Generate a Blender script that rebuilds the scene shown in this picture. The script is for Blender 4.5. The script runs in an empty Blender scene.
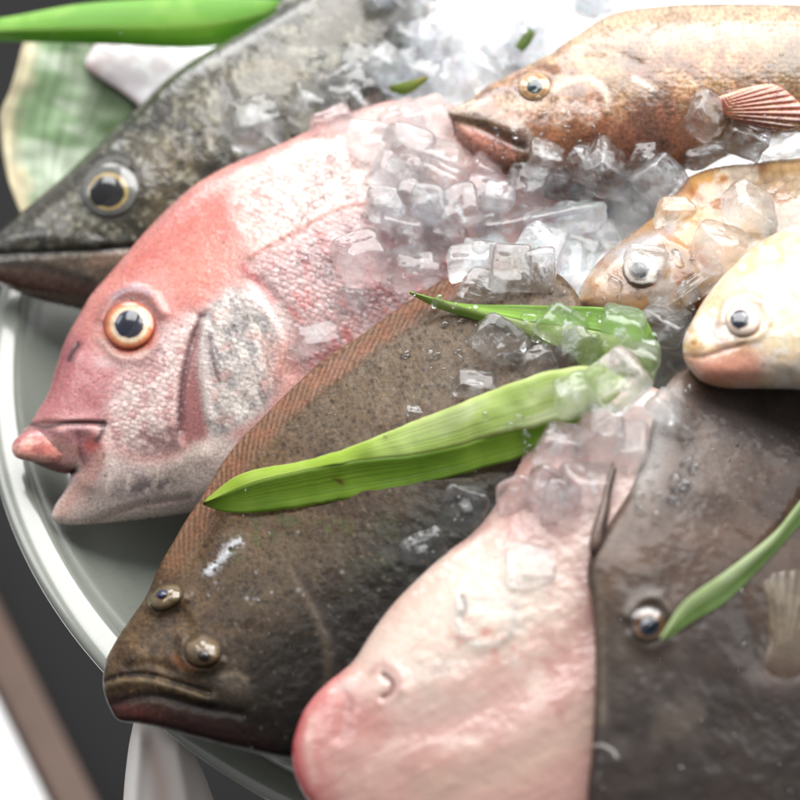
import bpy, math, random
import numpy as np
from mathutils import Matrix, Vector
random.seed(7)
SC = bpy.context.scene
COL = SC.collection

# ------------------------------------------------------------------ camera geometry
PITCH = math.radians(50); D = .75
TGT = np.array([0., 0., .05])
TC = np.array([0, -math.cos(PITCH), math.sin(PITCH)])     # towards the camera
RT = np.array([1., 0, 0]); UP = np.array([0, math.sin(PITCH), math.cos(PITCH)])
CAM = TGT + TC * D
PXM = .38 / 800                                            # metres per photo pixel at the target
K = PXM / D

def rays(x, y):
    x = np.asarray(x, float); y = np.asarray(y, float)
    return -TC + RT * ((x - 400) * K)[..., None] + UP * ((400 - y) * K)[..., None]

def P(x, y, d):
    """World point seen at photo position x, y and d metres nearer than the target distance."""
    d = np.asarray(d, float)
    return CAM + rays(x, y) * (D - d)[..., None]

class Plane:
    def __init__(s, a, b, c):
        pa, pb, pc = [P(*np.array(v, float)[:2], v[2] / 1000.) for v in (a, b, c)]
        n = np.cross(pb - pa, pc - pa); n /= np.linalg.norm(n)
        if n @ TC < 0: n = -n
        s.n = n; s.c = n @ pa
    def W(s, x, y, h):
        r = rays(x, y)
        t = (s.c + h - s.n @ CAM) / (r @ s.n)
        return CAM + r * t[..., None]

# depth of everything laid so far, so that ice and leaves can be rested on it
ZS = 2; ZX0, ZY0, ZX1, ZY1 = -150, -150, 1000, 1000
ZB = np.full(((ZY1 - ZY0) // ZS + 1, (ZX1 - ZX0) // ZS + 1), -.45)
def zput(x, y, d):
    i = np.round((np.asarray(y) - ZY0) / ZS).astype(int); j = np.round((np.asarray(x) - ZX0) / ZS).astype(int)
    ok = (i >= 0) & (j >= 0) & (i < ZB.shape[0]) & (j < ZB.shape[1])
    np.maximum.at(ZB, (i[ok], j[ok]), np.asarray(d)[ok])
def zput_wide(p):
    for dx in (-3, 0, 3):
        for dy in (-3, 0, 3): zput_world(p, dx, dy)
def zput_world(p, ox=0, oy=0):
    q = CAM - p; dep = -(p - CAM) @ TC
    x = 400 + ((p - CAM) @ RT) / dep / K; y = 400 - ((p - CAM) @ UP) / dep / K
    zput(x+ox, y+oy, D - dep)
def zget(x, y, r=4):
    i = int(round((y - ZY0) / ZS)); j = int(round((x - ZX0) / ZS)); k = max(1, int(r / ZS))
    w = ZB[max(0, i - k):i + k + 1, max(0, j - k):j + k + 1]
    w = w[w > -.4]
    return float(np.percentile(w, 70)) if w.size else -.1

# ------------------------------------------------------------------ numpy painting tools
ALB = .78
def lin(r, g=None, b=None):
    if g is None: r, g, b = r
    v = np.array([r, g, b], float) / 255
    return np.where(v <= .04045, v / 12.92, ((v + .055) / 1.055) ** 2.4) * ALB

def catmull(pts, n=5, closed=False):
    p = np.array(pts, float)
    if len(p) < 3: return p
    if closed: q = np.vstack([p[-1], p, p[0], p[1]])
    else: q = np.vstack([2 * p[0] - p[1], p, 2 * p[-1] - p[-2]])
    out = []
    for i in range(1, len(q) - 2):
        a, b, c, d = q[i - 1], q[i], q[i + 1], q[i + 2]
        # centripetal-ish: short tangents where spacing is uneven
        lb = np.linalg.norm((c - b)[:2]) + 1e-9
        m1 = (c - a) / (np.linalg.norm((c - b)[:2]) + np.linalg.norm((b - a)[:2]) + 1e-9) * lb
        m2 = (d - b) / (np.linalg.norm((d - c)[:2]) + np.linalg.norm((c - b)[:2]) + 1e-9) * lb
        for k in range(n):
            t = k / n
            out.append((2*t**3-3*t**2+1)*b + (t**3-2*t**2+t)*m1 + (-2*t**3+3*t**2)*c + (t**3-t**2)*m2)
    if not closed: out.append(p[-1])
    return np.array(out)

def smooth(a, b, x):
    t = np.clip((x - a) / (b - a), 0, 1); return t * t * (3 - 2 * t)

def fbm(x, y, scale, seed=0, octv=3, rot=0, sx=1.):
    c, s = math.cos(rot), math.sin(rot)
    u = (x * c + y * s) / scale / sx; v = (-x * s + y * c) / scale
    rng = np.random.RandomState(seed); out = np.zeros_like(u); amp = 1; tot = 0
    for o in range(octv):
        g = rng.rand(128, 128)
        uu = u * 2 ** o + 17.3 * o + 200; vv = v * 2 ** o + 31.7 * o + 200
        i = np.floor(uu).astype(int); j = np.floor(vv).astype(int)
        fu = uu - i; fv = vv - j; fu = fu*fu*(3-2*fu); fv = fv*fv*(3-2*fv)
        i0 = i % 128; i1 = (i + 1) % 128; j0 = j % 128; j1 = (j + 1) % 128
        out += amp * ((g[i0, j0]*(1-fu)+g[i1, j0]*fu)*(1-fv)+(g[i0, j1]*(1-fu)+g[i1, j1]*fu)*fv)
        tot += amp; amp *= .5
    return out / tot

def seg_dist(X, Y, poly, closed=False):
    """distance, nearest point, signed side to a polyline"""
    p = np.asarray(poly, float)
    if closed: p = np.vstack([p, p[:1]])
    best = np.full(X.shape, 1e18); nx = np.zeros_like(X); ny = np.zeros_like(X); side = np.zeros_like(X)
    for (x0, y0), (x1, y1) in zip(p[:-1], p[1:]):
        dx, dy = x1 - x0, y1 - y0; L = dx * dx + dy * dy
        if L < 1e-12: continue
        t = np.clip(((X - x0) * dx + (Y - y0) * dy) / L, 0, 1)
        qx = x0 + t * dx; qy = y0 + t * dy
        d2 = (X - qx) ** 2 + (Y - qy) ** 2
        m = d2 < best
        best = np.where(m, d2, best); nx = np.where(m, qx, nx); ny = np.where(m, qy, ny)
        side = np.where(m, dx * (Y - y0) - dy * (X - x0), side)
    return np.sqrt(best), nx, ny, np.sign(side)

def inside(X, Y, poly):
    p = np.asarray(poly, float); r = np.zeros(X.shape, bool); n = len(p)
    for i in range(n):
        x0, y0 = p[i]; x1, y1 = p[(i + 1) % n]
        if y0 == y1: continue
        c = ((y0 > Y) != (y1 > Y)) & (X < (x1 - x0) * (Y - y0) / (y1 - y0) + x0)
        r ^= c
    return r

def box_blur(a, k):
    for ax in (0, 1):
        pad = [(0, 0), (0, 0)]; pad[ax] = (k + 1, k)
        c = np.cumsum(np.pad(a, pad, mode='edge'), axis=ax)
        a = (c[2*k+1:, :] - c[:-2*k-1, :] if ax == 0 else c[:, 2*k+1:] - c[:, :-2*k-1]) / (2*k+1)
    return a

def poisson(mask):
    """smooth hump: laplacian = -1 inside mask, 0 outside"""
    levels = [mask]
    while min(levels[-1].shape) > 40:
        m = levels[-1]; levels.append(m[::2, ::2])
    f = np.zeros(levels[-1].shape); h = 2. ** (len(levels) - 1)
    for li in range(len(levels) - 1, -1, -1):
        m = np.pad(levels[li], 1)
        f = np.pad(f, 1) * m
        for it in range(700 if li == len(levels) - 1 else 70):
            g = (f[:-2, 1:-1] + f[2:, 1:-1] + f[1:-1, :-2] + f[1:-1, 2:] + h * h) * .25
            f[1:-1, 1:-1] = g * m[1:-1, 1:-1]
        f = f[1:-1, 1:-1]
        if li:
            s = levels[li - 1].shape
            f = np.repeat(np.repeat(f, 2, 0), 2, 1)[:s[0], :s[1]]
            f = box_blur(f, 1); h /= 2
    return f

class Field:
    def __init__(s, X, Y, dist, H):
        s.X, s.Y, s.dist, s.H = X, Y, dist, H
        s.C = np.zeros(X.shape + (3,)); s.scl = np.zeros(X.shape); s.rough = np.full(X.shape, .3); s.spk = np.full(X.shape, .5)
        s.edge = smooth(0, 7, dist)
    def col(s, rgb, m=1.):
        m = np.clip(m * np.ones(s.X.shape), 0, 1)[..., None]
        s.C = s.C * (1 - m) + lin(rgb) * m
    def mul(s, f, m=1.):
        m = np.clip(m * np.ones(s.X.shape), 0, 1); s.C = s.C * (1 + (np.asarray(f) - 1) * m)[..., None]
    CARVE = .6
    def add(s, mm, m): s.H = s.H + s.CARVE * mm / 1000. * m * s.edge
    def nz(s, scale, seed=0, o=3, rot=0, sx=1.): return fbm(s.X, s.Y, scale, seed, o, rot, sx)
    def thr(s, scale, a, b, seed=0, o=3, rot=0, sx=1.): return smooth(a, b, s.nz(scale, seed, o, rot, sx))
    def blob(s, cx, cy, rx, ry=None, rot=0, p=2):
        ry = ry or rx; c, q = math.cos(math.radians(rot)), math.sin(math.radians(rot))
        u = ((s.X-cx)*c+(s.Y-cy)*q)/rx; v = (-(s.X-cx)*q+(s.Y-cy)*c)/ry
        return np.exp(-(u*u+v*v)**(p/2.))
    def _sub(s, pts, pad):
        p = np.array(pts, float)
        m = (s.X > p[:, 0].min()-pad) & (s.X < p[:, 0].max()+pad) & (s.Y > p[:, 1].min()-pad) & (s.Y < p[:, 1].max()+pad)
        return m
    def line(s, pts, w, taper=False):
        p = catmull(pts); m = s._sub(p, 3.2*w); out = np.zeros(s.X.shape)
        d = seg_dist(s.X[m], s.Y[m], p)[0]; out[m] = np.exp(-(d/w)**2); return out
    def lip(s, pts, w, right=True):
        """plate edge: full height right at the line on one side, fading over w"""
        p = catmull(pts); m = s._sub(p, 4*w); out = np.zeros(s.X.shape)
        d, nx, ny, sd = seg_dist(s.X[m], s.Y[m], p)
        sd = sd * (1 if right else -1)
        a, b = p[0], p[-1]
        tip = np.minimum(np.hypot(nx-a[0], ny-a[1]), np.hypot(nx-b[0], ny-b[1]))
        v = np.where(sd > 0, np.exp(-d/w)*smooth(-.5, 8, d)*1.25, 0) * smooth(0, 12, tip)
        out[m] = v; return out
    def reg(s, pts, soft=6):
        p = catmull(pts, 5, True); m = s._sub(p, 2*soft); out = np.zeros(s.X.shape)
        x, y = s.X[m], s.Y[m]; d = seg_dist(x, y, p, True)[0]; d = np.where(inside(x, y, p), d, -d)
        out[m] = smooth(-soft, soft, d); return out
    def dots(s, n, box, r0, r1, seed, keep=None):
        rng = np.random.RandomState(seed); out = np.zeros(s.X.shape)
        st = s.X[0, 1] - s.X[0, 0]
        for i in range(n):
            cx = rng.uniform(box[0], box[2]); cy = rng.uniform(box[1], box[3]); r = rng.uniform(r0, r1); a = rng.uniform(.4, 1)
            i0 = int((cy-3*r-s.Y[0, 0])/st); i1 = int((cy+3*r-s.Y[0, 0])/st)+1; j0 = int((cx-3*r-s.X[0, 0])/st); j1 = int((cx+3*r-s.X[0, 0])/st)+1
            i0 = max(i0, 0); j0 = max(j0, 0)
            if i1 <= i0 or j1 <= j0: continue
            sl = (slice(i0, i1), slice(j0, j1)); x = s.X[sl]; y = s.Y[sl]
            if x.size: out[sl] = np.maximum(out[sl], a*np.exp(-((x-cx)**2+(y-cy)**2)/r**2))
        return out

# ------------------------------------------------------------------ mesh helpers
def mesh_obj(name, V, faces, mat, parent=None, origin=None, cols=None, msk=None, uv=None, smooth_sh=True):
    origin = np.array(origin if origin is not None else (0, 0, 0), float)
    V = np.asarray(V, float) - origin
    me = bpy.data.meshes.new(name)
    if isinstance(faces, np.ndarray):
        nf = len(faces)
        me.vertices.add(len(V)); me.vertices.foreach_set('co', V.astype(np.float32).ravel())
        me.loops.add(nf*4); me.loops.foreach_set('vertex_index', faces.astype(np.int32).ravel())
        me.polygons.add(nf); me.polygons.foreach_set('loop_start', np.arange(0, nf*4, 4, dtype=np.int32))
        me.update(calc_edges=True); me.validate()
    else:
        me.from_pydata(V.tolist(), [], [list(map(int, f)) for f in faces]); me.update()
    def attr(nm, a):
        at = me.attributes.new(nm, 'FLOAT_COLOR', 'POINT')
        at.data.foreach_set('color', np.c_[a, np.ones(len(a))].astype(np.float32).ravel())
    if cols is not None: attr('Col', cols)
    if msk is not None: attr('Msk', msk)
    if uv is not None:
        at = me.attributes.new('pos2', 'FLOAT_VECTOR', 'POINT')
        at.data.foreach_set('vector', np.c_[uv, np.zeros(len(uv))].astype(np.float32).ravel())
    me.polygons.foreach_set('use_smooth', [smooth_sh]*len(me.polygons))
    me.materials.append(mat)
    o = bpy.data.objects.new(name, me); COL.objects.link(o)
    if parent is not None:
        o.parent = parent; po = np.array(parent.get('_o', (0, 0, 0)))
        o.location = tuple(origin - po)
    else: o.location = tuple(origin)
    o['_o'] = [float(v) for v in origin]
    return o

def tag(o, label, cat, group=None, kind=None):
    if label: o['label'] = label
    if cat: o['category'] = cat
    if group: o['group'] = group
    if kind: o['kind'] = kind
    return o

def root(name, label, cat, loc, group=None):
    o = bpy.data.objects.new(name, None); COL.objects.link(o); o.location = tuple(float(v) for v in loc)
    o.empty_display_size = .02; o['_o'] = [float(v) for v in loc]
    return tag(o, label, cat, group)

def sheet(name, outline, T, plane, paint, mat, parent=None, step=1.4, back=.6, expo=.5, sub=5, put=True, lift=0.):
    """A closed, inflated body traced from an outline: thickness T above its mid plane, carved and coloured by paint(F)."""
    poly = catmull(outline, sub, True)
    x0, y0 = poly.min(0) - 3*step; x1, y1 = poly.max(0) + 3*step
    xs = np.arange(x0, x1, step); ys = np.arange(y0, y1, step)
    X, Y = np.meshgrid(xs, ys)
    ins = inside(X, Y, poly)
    dist, nx, ny, _ = seg_dist(X, Y, poly, True)
    sd = np.where(ins, dist, 0)
    phi = poisson(ins)
    q = np.where(ins, phi/(dist/step+.6), 0); w = ins.astype(float)
    for _ in range(2): q = box_blur(q, 2); w = box_blur(w, 2)
    q = q/np.maximum(w, 1e-6)
    ph = phi.copy()
    for _ in range(2): ph = box_blur(ph, 2)
    wm = smooth(2*step, 16*step, sd); base = (1-wm)*np.maximum(q, 0)*sd/step + wm*ph
    base = (base/base.max())**expo
    F = Field(X, Y, sd, base*T)
    paint(F)
    H = np.where(ins, np.maximum(F.H, 0.0004*smooth(0, 3, sd)), 0) + lift
    Hb = base*T*back
    core = ins
    q4 = core[:-1, :-1] | core[1:, :-1] | core[:-1, 1:] | core[1:, 1:]
    used = np.zeros_like(ins); used[:-1, :-1] |= q4; used[1:, :-1] |= q4; used[:-1, 1:] |= q4; used[1:, 1:] |= q4
    rim = used & ~ins
    PX = np.where(rim, nx, X); PY = np.where(rim, ny, Y)
    idx = -np.ones(ins.shape, int); n = used.sum(); idx[used] = np.arange(n)
    V = plane.W(PX[used], PY[used], H[used])
    bidx = idx.copy(); nb = ins.sum(); bidx[ins] = n + np.arange(nb)
    VB = plane.W(X[ins], Y[ins], -Hb[ins]+lift)
    i, j = np.nonzero(q4)
    fr = np.stack([idx[i, j], idx[i+1, j], idx[i+1, j+1], idx[i, j+1]], 1)
    fb = np.stack([bidx[i, j], bidx[i, j+1], bidx[i+1, j+1], bidx[i+1, j]], 1)
    A = lambda a: np.concatenate([a[used], a[ins]])
    C = np.concatenate([F.C[used], F.C[ins]]); C = np.clip(C, .002, .95)
    M = np.stack([A(F.scl), A(F.rough), A(F.spk)], 1)
    allV = np.vstack([V, VB])
    if parent is None: org = None
    else: org = np.array(parent['_o'])
    o = mesh_obj(name, allV, np.vstack([fr, fb]), mat, parent, org, C, M, np.stack([A(PX), A(PY)], 1)/100)
    if put: zput_world(V)
    def samp(px, py):
        a = np.clip(((np.asarray(px)-x0)/step), 0, H.shape[1]-2); b = np.clip(((np.asarray(py)-y0)/step), 0, H.shape[0]-2)
        jj = a.astype(int); ii = b.astype(int); fa = a-jj; fb_ = b-ii
        return (H[ii, jj]*(1-fa)+H[ii, jj+1]*fa)*(1-fb_)+(H[ii+1, jj]*(1-fa)+H[ii+1, jj+1]*fa)*fb_
    o_h = samp
    return o, o_h

def dome(name, cx, cy, rx, ry, rot, plane, hfun, bulge, colfun, mat, parent, base=.0, nr=26, nt=56, rim_drop=.0012):
    """eye or pupil: a bulging disc that follows the skin around it"""
    rho = np.linspace(0, 1, nr); th = np.linspace(0, 2*math.pi, nt, endpoint=False)
    R, TH = np.meshgrid(rho, th, indexing='ij'); c, s = math.cos(math.radians(rot)), math.sin(math.radians(rot))
    u = R*np.cos(TH)*rx; v = R*np.sin(TH)*ry
    px = cx+u*c-v*s; py = cy+u*s+v*c
    hm = float(np.mean(hfun(px[-1], py[-1])))
    hr = hfun(px, py); h = hm + (hr[-1][None, :]-hm)*R*.8
    H = h + bulge*(np.sqrt(np.maximum(1-(R*.96)**2, 0))-.28) + base - rim_drop*smooth(.92, 1, R)*3
    V = plane.W(px.ravel(), py.ravel(), H.ravel())
    C = colfun(R.ravel(), TH.ravel(), (u/rx).ravel(), (v/ry).ravel(), px.ravel(), py.ravel())
    F = []
    for i in range(nr-1):
        for j in range(nt):
            k = (j+1) % nt; F.append((i*nt+j, (i+1)*nt+j, (i+1)*nt+k, i*nt+k))
    po = np.array(parent['_o'])
    return mesh_obj(name, V, np.array(F), mat, parent, po, np.clip(C, .001, .95))

def loft(name, lines, mat, colfun, parent=None, origin=None, n=90, m=10, thick=.0006, wob=0., seed=0, bow=None, sub=8, wave=0., shared=False):
    """leaf blade swept through polylines of (x, y, d mm); thin and two sided"""
    L = []
    for l in lines:
        c = catmull(l, sub); t = np.r_[0, np.cumsum(np.linalg.norm(np.diff(c[:, :2], axis=0), axis=1))]; t /= t[-1]
        L.append(np.stack([np.interp(np.linspace(0, 1, n), t, c[:, k]) for k in range(3)], 1))
    if wave:
        for k_, l_ in enumerate(L):
            s_ = np.linspace(0, 1, n); amp = wave*np.sin(np.pi*s_)**.5; ph = fbm(s_*220+40, s_*0+17*(k_ if not shared else 3), 9, 21 if shared else seed+21, 3)-.5
            l_[:, 1] += amp*ph*2; l_[:, 2] += amp*ph*1.5
    rng = np.random.RandomState(seed)
    rows = []; us = []
    for a in range(len(L)-1):
        for k in range(m+(a == len(L)-2)):
            t = k/m; u = (a+t)/(len(L)-1); p = L[a]*(1-t)+L[a+1]*t
            if bow: p = p.copy(); p[:, 2] += bow*math.sin(math.pi*t)*np.sin(np.pi*np.linspace(0, 1, n))**.5
            rows.append(p); us.append(np.full(n, u))
    G = np.array(rows); U = np.array(us); Vv = np.tile(np.linspace(0, 1, n), (len(rows), 1))
    G[..., 2] += wob*(fbm(G[..., 0], G[..., 1], 26, seed, 2)-.5)
    W = P(G[..., 0], G[..., 1], G[..., 2]/1000.)
    r, c = W.shape[:2]; C = colfun(U.ravel(), Vv.ravel(), G[..., 0].ravel(), G[..., 1].ravel())
    V = W.reshape(-1, 3); V2 = V - TC*thick; F = []
    id_ = lambda i, j: i*c+j
    ii, jj = np.meshgrid(np.arange(r-1), np.arange(c-1), indexing='ij'); ii = ii.ravel(); jj = jj.ravel()
    f1 = np.stack([id_(ii, jj), id_(ii+1, jj), id_(ii+1, jj+1), id_(ii, jj+1)], 1)
    f2 = f1[:, ::-1] + r*c
    b = [id_(0, j) for j in range(c)]+[id_(i, c-1) for i in range(1, r)]+[id_(r-1, j) for j in range(c-2, -1, -1)]+[id_(i, 0) for i in range(r-2, 0, -1)]
    f3 = np.array([(b[k], b[(k+1) % len(b)], b[(k+1) % len(b)]+r*c, b[k]+r*c) for k in range(len(b))])
    org = np.array(parent['_o']) if parent is not None else (np.array(origin) if origin is not None else V.mean(0))
    C = np.clip(C, .001, .95)
    o = mesh_obj(name, np.vstack([V, V2]), np.vstack([f1, f2, f3]), mat, parent, org, np.vstack([C, C]), None, np.stack([np.r_[U.ravel(), U.ravel()], np.r_[Vv.ravel(), Vv.ravel()]], 1))
    zput_wide(V)
    return o

# ------------------------------------------------------------------ materials
def new_mat(name):
    m = bpy.data.materials.new(name); m.use_nodes = True; nt = m.node_tree
    b = nt.nodes['Principled BSDF']; return m, nt, b
def N(nt, t, **kw):
    n = nt.nodes.new(t)
    for k, v in kw.items():
        if k in n.inputs: n.inputs[k].default_value = v
        else: setattr(n, k, v)
    return n
def mathn(nt, op, a, b=None):
    n = nt.nodes.new('ShaderNodeMath'); n.operation = op
    for i, v in enumerate((a, b)):
        if v is None: continue
        if isinstance(v, (int, float)): n.inputs[i].default_value = v
        else: nt.links.new(v, n.inputs[i])
    return n.outputs[0]

def fish_mat(name, sss=.12, scale_px=5., scale_rot=0., scale_sx=1., coat=.5, speck=.35, speck_px=3.5, bump=.25, wet=.5, rgh=1., spec=.25):
    m, nt, b = new_mat(name); L = nt.links.new
    col = N(nt, 'ShaderNodeAttribute', attribute_name='Col'); msk = N(nt, 'ShaderNodeAttribute', attribute_name='Msk'); pos = N(nt, 'ShaderNodeAttribute', attribute_name='pos2')
    sep = N(nt, 'ShaderNodeSeparateColor'); L(msk.outputs['Color'], sep.inputs[0])
    n1 = N(nt, 'ShaderNodeTexNoise', Scale=100./speck_px, Detail=3., Roughness=.65); L(pos.outputs['Vector'], n1.inputs['Vector'])
    mr = N(nt, 'ShaderNodeMapRange'); mr.inputs[1].default_value = .3; mr.inputs[2].default_value = .7; mr.inputs[3].default_value = 1-speck; mr.inputs[4].default_value = 1+speck
    L(n1.outputs['Fac'], mr.inputs[0])
    f = mathn(nt, 'ADD', mathn(nt, 'MULTIPLY', mathn(nt, 'SUBTRACT', mr.outputs[0], 1.), mathn(nt, 'MULTIPLY', sep.outputs[2], 2.)), 1.)
    mp = N(nt, 'ShaderNodeMapping'); mp.inputs['Rotation'].default_value = (0, 0, scale_rot); mp.inputs['Scale'].default_value = (1/scale_sx, 1, 1); L(pos.outputs['Vector'], mp.inputs[0])
    vo = N(nt, 'ShaderNodeTexVoronoi', Scale=100./scale_px, Randomness=.55); L(mp.outputs[0], vo.inputs['Vector'])
    # scale rims a little lighter than their centres
    vf = mathn(nt, 'ADD', mathn(nt, 'MULTIPLY', mathn(nt, 'MULTIPLY', mathn(nt, 'SUBTRACT', vo.outputs['Distance'], .38), sep.outputs[0]), -.75), 1.)
    f2 = mathn(nt, 'MULTIPLY', f, vf)
    vm = N(nt, 'ShaderNodeVectorMath', operation='SCALE'); L(col.outputs['Color'], vm.inputs[0]); L(f2, vm.inputs['Scale'])
    L(vm.outputs[0], b.inputs['Base Color'])
    b.inputs['Subsurface Weight'].default_value = sss; b.inputs['Subsurface Radius'].default_value = (1, .45, .3); b.inputs['Subsurface Scale'].default_value = .004
    n3 = N(nt, 'ShaderNodeTexNoise', Scale=9., Detail=3.); L(pos.outputs['Vector'], n3.inputs['Vector'])
    rr = mathn(nt, 'MULTIPLY', sep.outputs[1], mathn(nt, 'ADD', mathn(nt, 'MULTIPLY', n3.outputs['Fac'], 1.2), .4))
    b.inputs['Specular IOR Level'].default_value = spec
    rr = mathn(nt, 'MULTIPLY', rr, rgh)
    L(rr, b.inputs['Roughness'])
    n2 = N(nt, 'ShaderNodeTexNoise', Scale=28., Detail=4., Roughness=.6); L(pos.outputs['Vector'], n2.inputs['Vector'])
    hs = mathn(nt, 'ADD', mathn(nt, 'MULTIPLY', mathn(nt, 'MULTIPLY', vo.outputs['Distance'], sep.outputs[0]), -1.2), mathn(nt, 'MULTIPLY', n2.outputs['Fac'], .35))
    hs = mathn(nt, 'ADD', hs, mathn(nt, 'MULTIPLY', n1.outputs['Fac'], .25))
    bp = N(nt, 'ShaderNodeBump', Strength=bump, Distance=.0012); L(hs, bp.inputs['Height']); L(bp.outputs[0], b.inputs['Normal'])
    n4 = N(nt, 'ShaderNodeTexNoise', Scale=6.5, Detail=3., Roughness=.5); L(pos.outputs['Vector'], n4.inputs['Vector'])
    bp2 = N(nt, 'ShaderNodeBump', Strength=wet, Distance=.0016); L(mathn(nt, 'ADD', n4.outputs['Fac'], mathn(nt, 'MULTIPLY', hs, .16)), bp2.inputs['Height'])
    b.inputs['Coat Weight'].default_value = coat; b.inputs['Coat Roughness'].default_value = .05; L(bp2.outputs[0], b.inputs['Coat Normal'])
    return m

def eye_mat():
    m, nt, b = new_mat('wet_eye'); L = nt.links.new
    col = N(nt, 'ShaderNodeAttribute', attribute_name='Col'); L(col.outputs['Color'], b.inputs['Base Color'])
    b.inputs['Roughness'].default_value = .15; b.inputs['Coat Weight'].default_value = .35; b.inputs['Coat Roughness'].default_value = .03
    tc = N(nt, 'ShaderNodeTexCoord'); n = N(nt, 'ShaderNodeTexNoise', Scale=220., Detail=2.); L(tc.outputs['Object'], n.inputs['Vector'])
    bp = N(nt, 'ShaderNodeBump', Strength=.05, Distance=.001); L(n.outputs['Fac'], bp.inputs['Height']); L(bp.outputs[0], b.inputs['Coat Normal']); L(bp.outputs[0], b.inputs['Normal'])
    return m

def leaf_mat(name, trans=.35, veins=60., rough=.3):
    m, nt, b = new_mat(name); L = nt.links.new; out = nt.nodes['Material Output']
    col = N(nt, 'ShaderNodeAttribute', attribute_name='Col'); pos = N(nt, 'ShaderNodeAttribute', attribute_name='pos2')
    mp = N(nt, 'ShaderNodeMapping'); mp.inputs['Scale'].default_value = (veins, 1.2, 1); L(pos.outputs['Vector'], mp.inputs[0])
    n = N(nt, 'ShaderNodeTexNoise', Scale=1., Detail=3., Distortion=.2); L(mp.outputs[0], n.inputs['Vector'])
    mr = N(nt, 'ShaderNodeMapRange'); mr.inputs[1].default_value = .3; mr.inputs[2].default_value = .7; mr.inputs[3].default_value = .66; mr.inputs[4].default_value = 1.28; L(n.outputs['Fac'], mr.inputs[0])
    vm = N(nt, 'ShaderNodeVectorMath', operation='SCALE'); L(col.outputs['Color'], vm.inputs[0]); L(mr.outputs[0], vm.inputs['Scale'])
    L(vm.outputs[0], b.inputs['Base Color']); b.inputs['Roughness'].default_value = rough
    bp = N(nt, 'ShaderNodeBump', Strength=.55, Distance=.0008); L(n.outputs['Fac'], bp.inputs['Height']); L(bp.outputs[0], b.inputs['Normal'])
    tr = N(nt, 'ShaderNodeBsdfTranslucent'); L(vm.outputs[0], tr.inputs['Color']); L(bp.outputs[0], tr.inputs['Normal'])
    mx = N(nt, 'ShaderNodeMixShader', Fac=trans); L(b.outputs[0], mx.inputs[1]); L(tr.outputs[0], mx.inputs[2]); L(mx.outputs[0], out.inputs[0])
    return m

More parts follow.
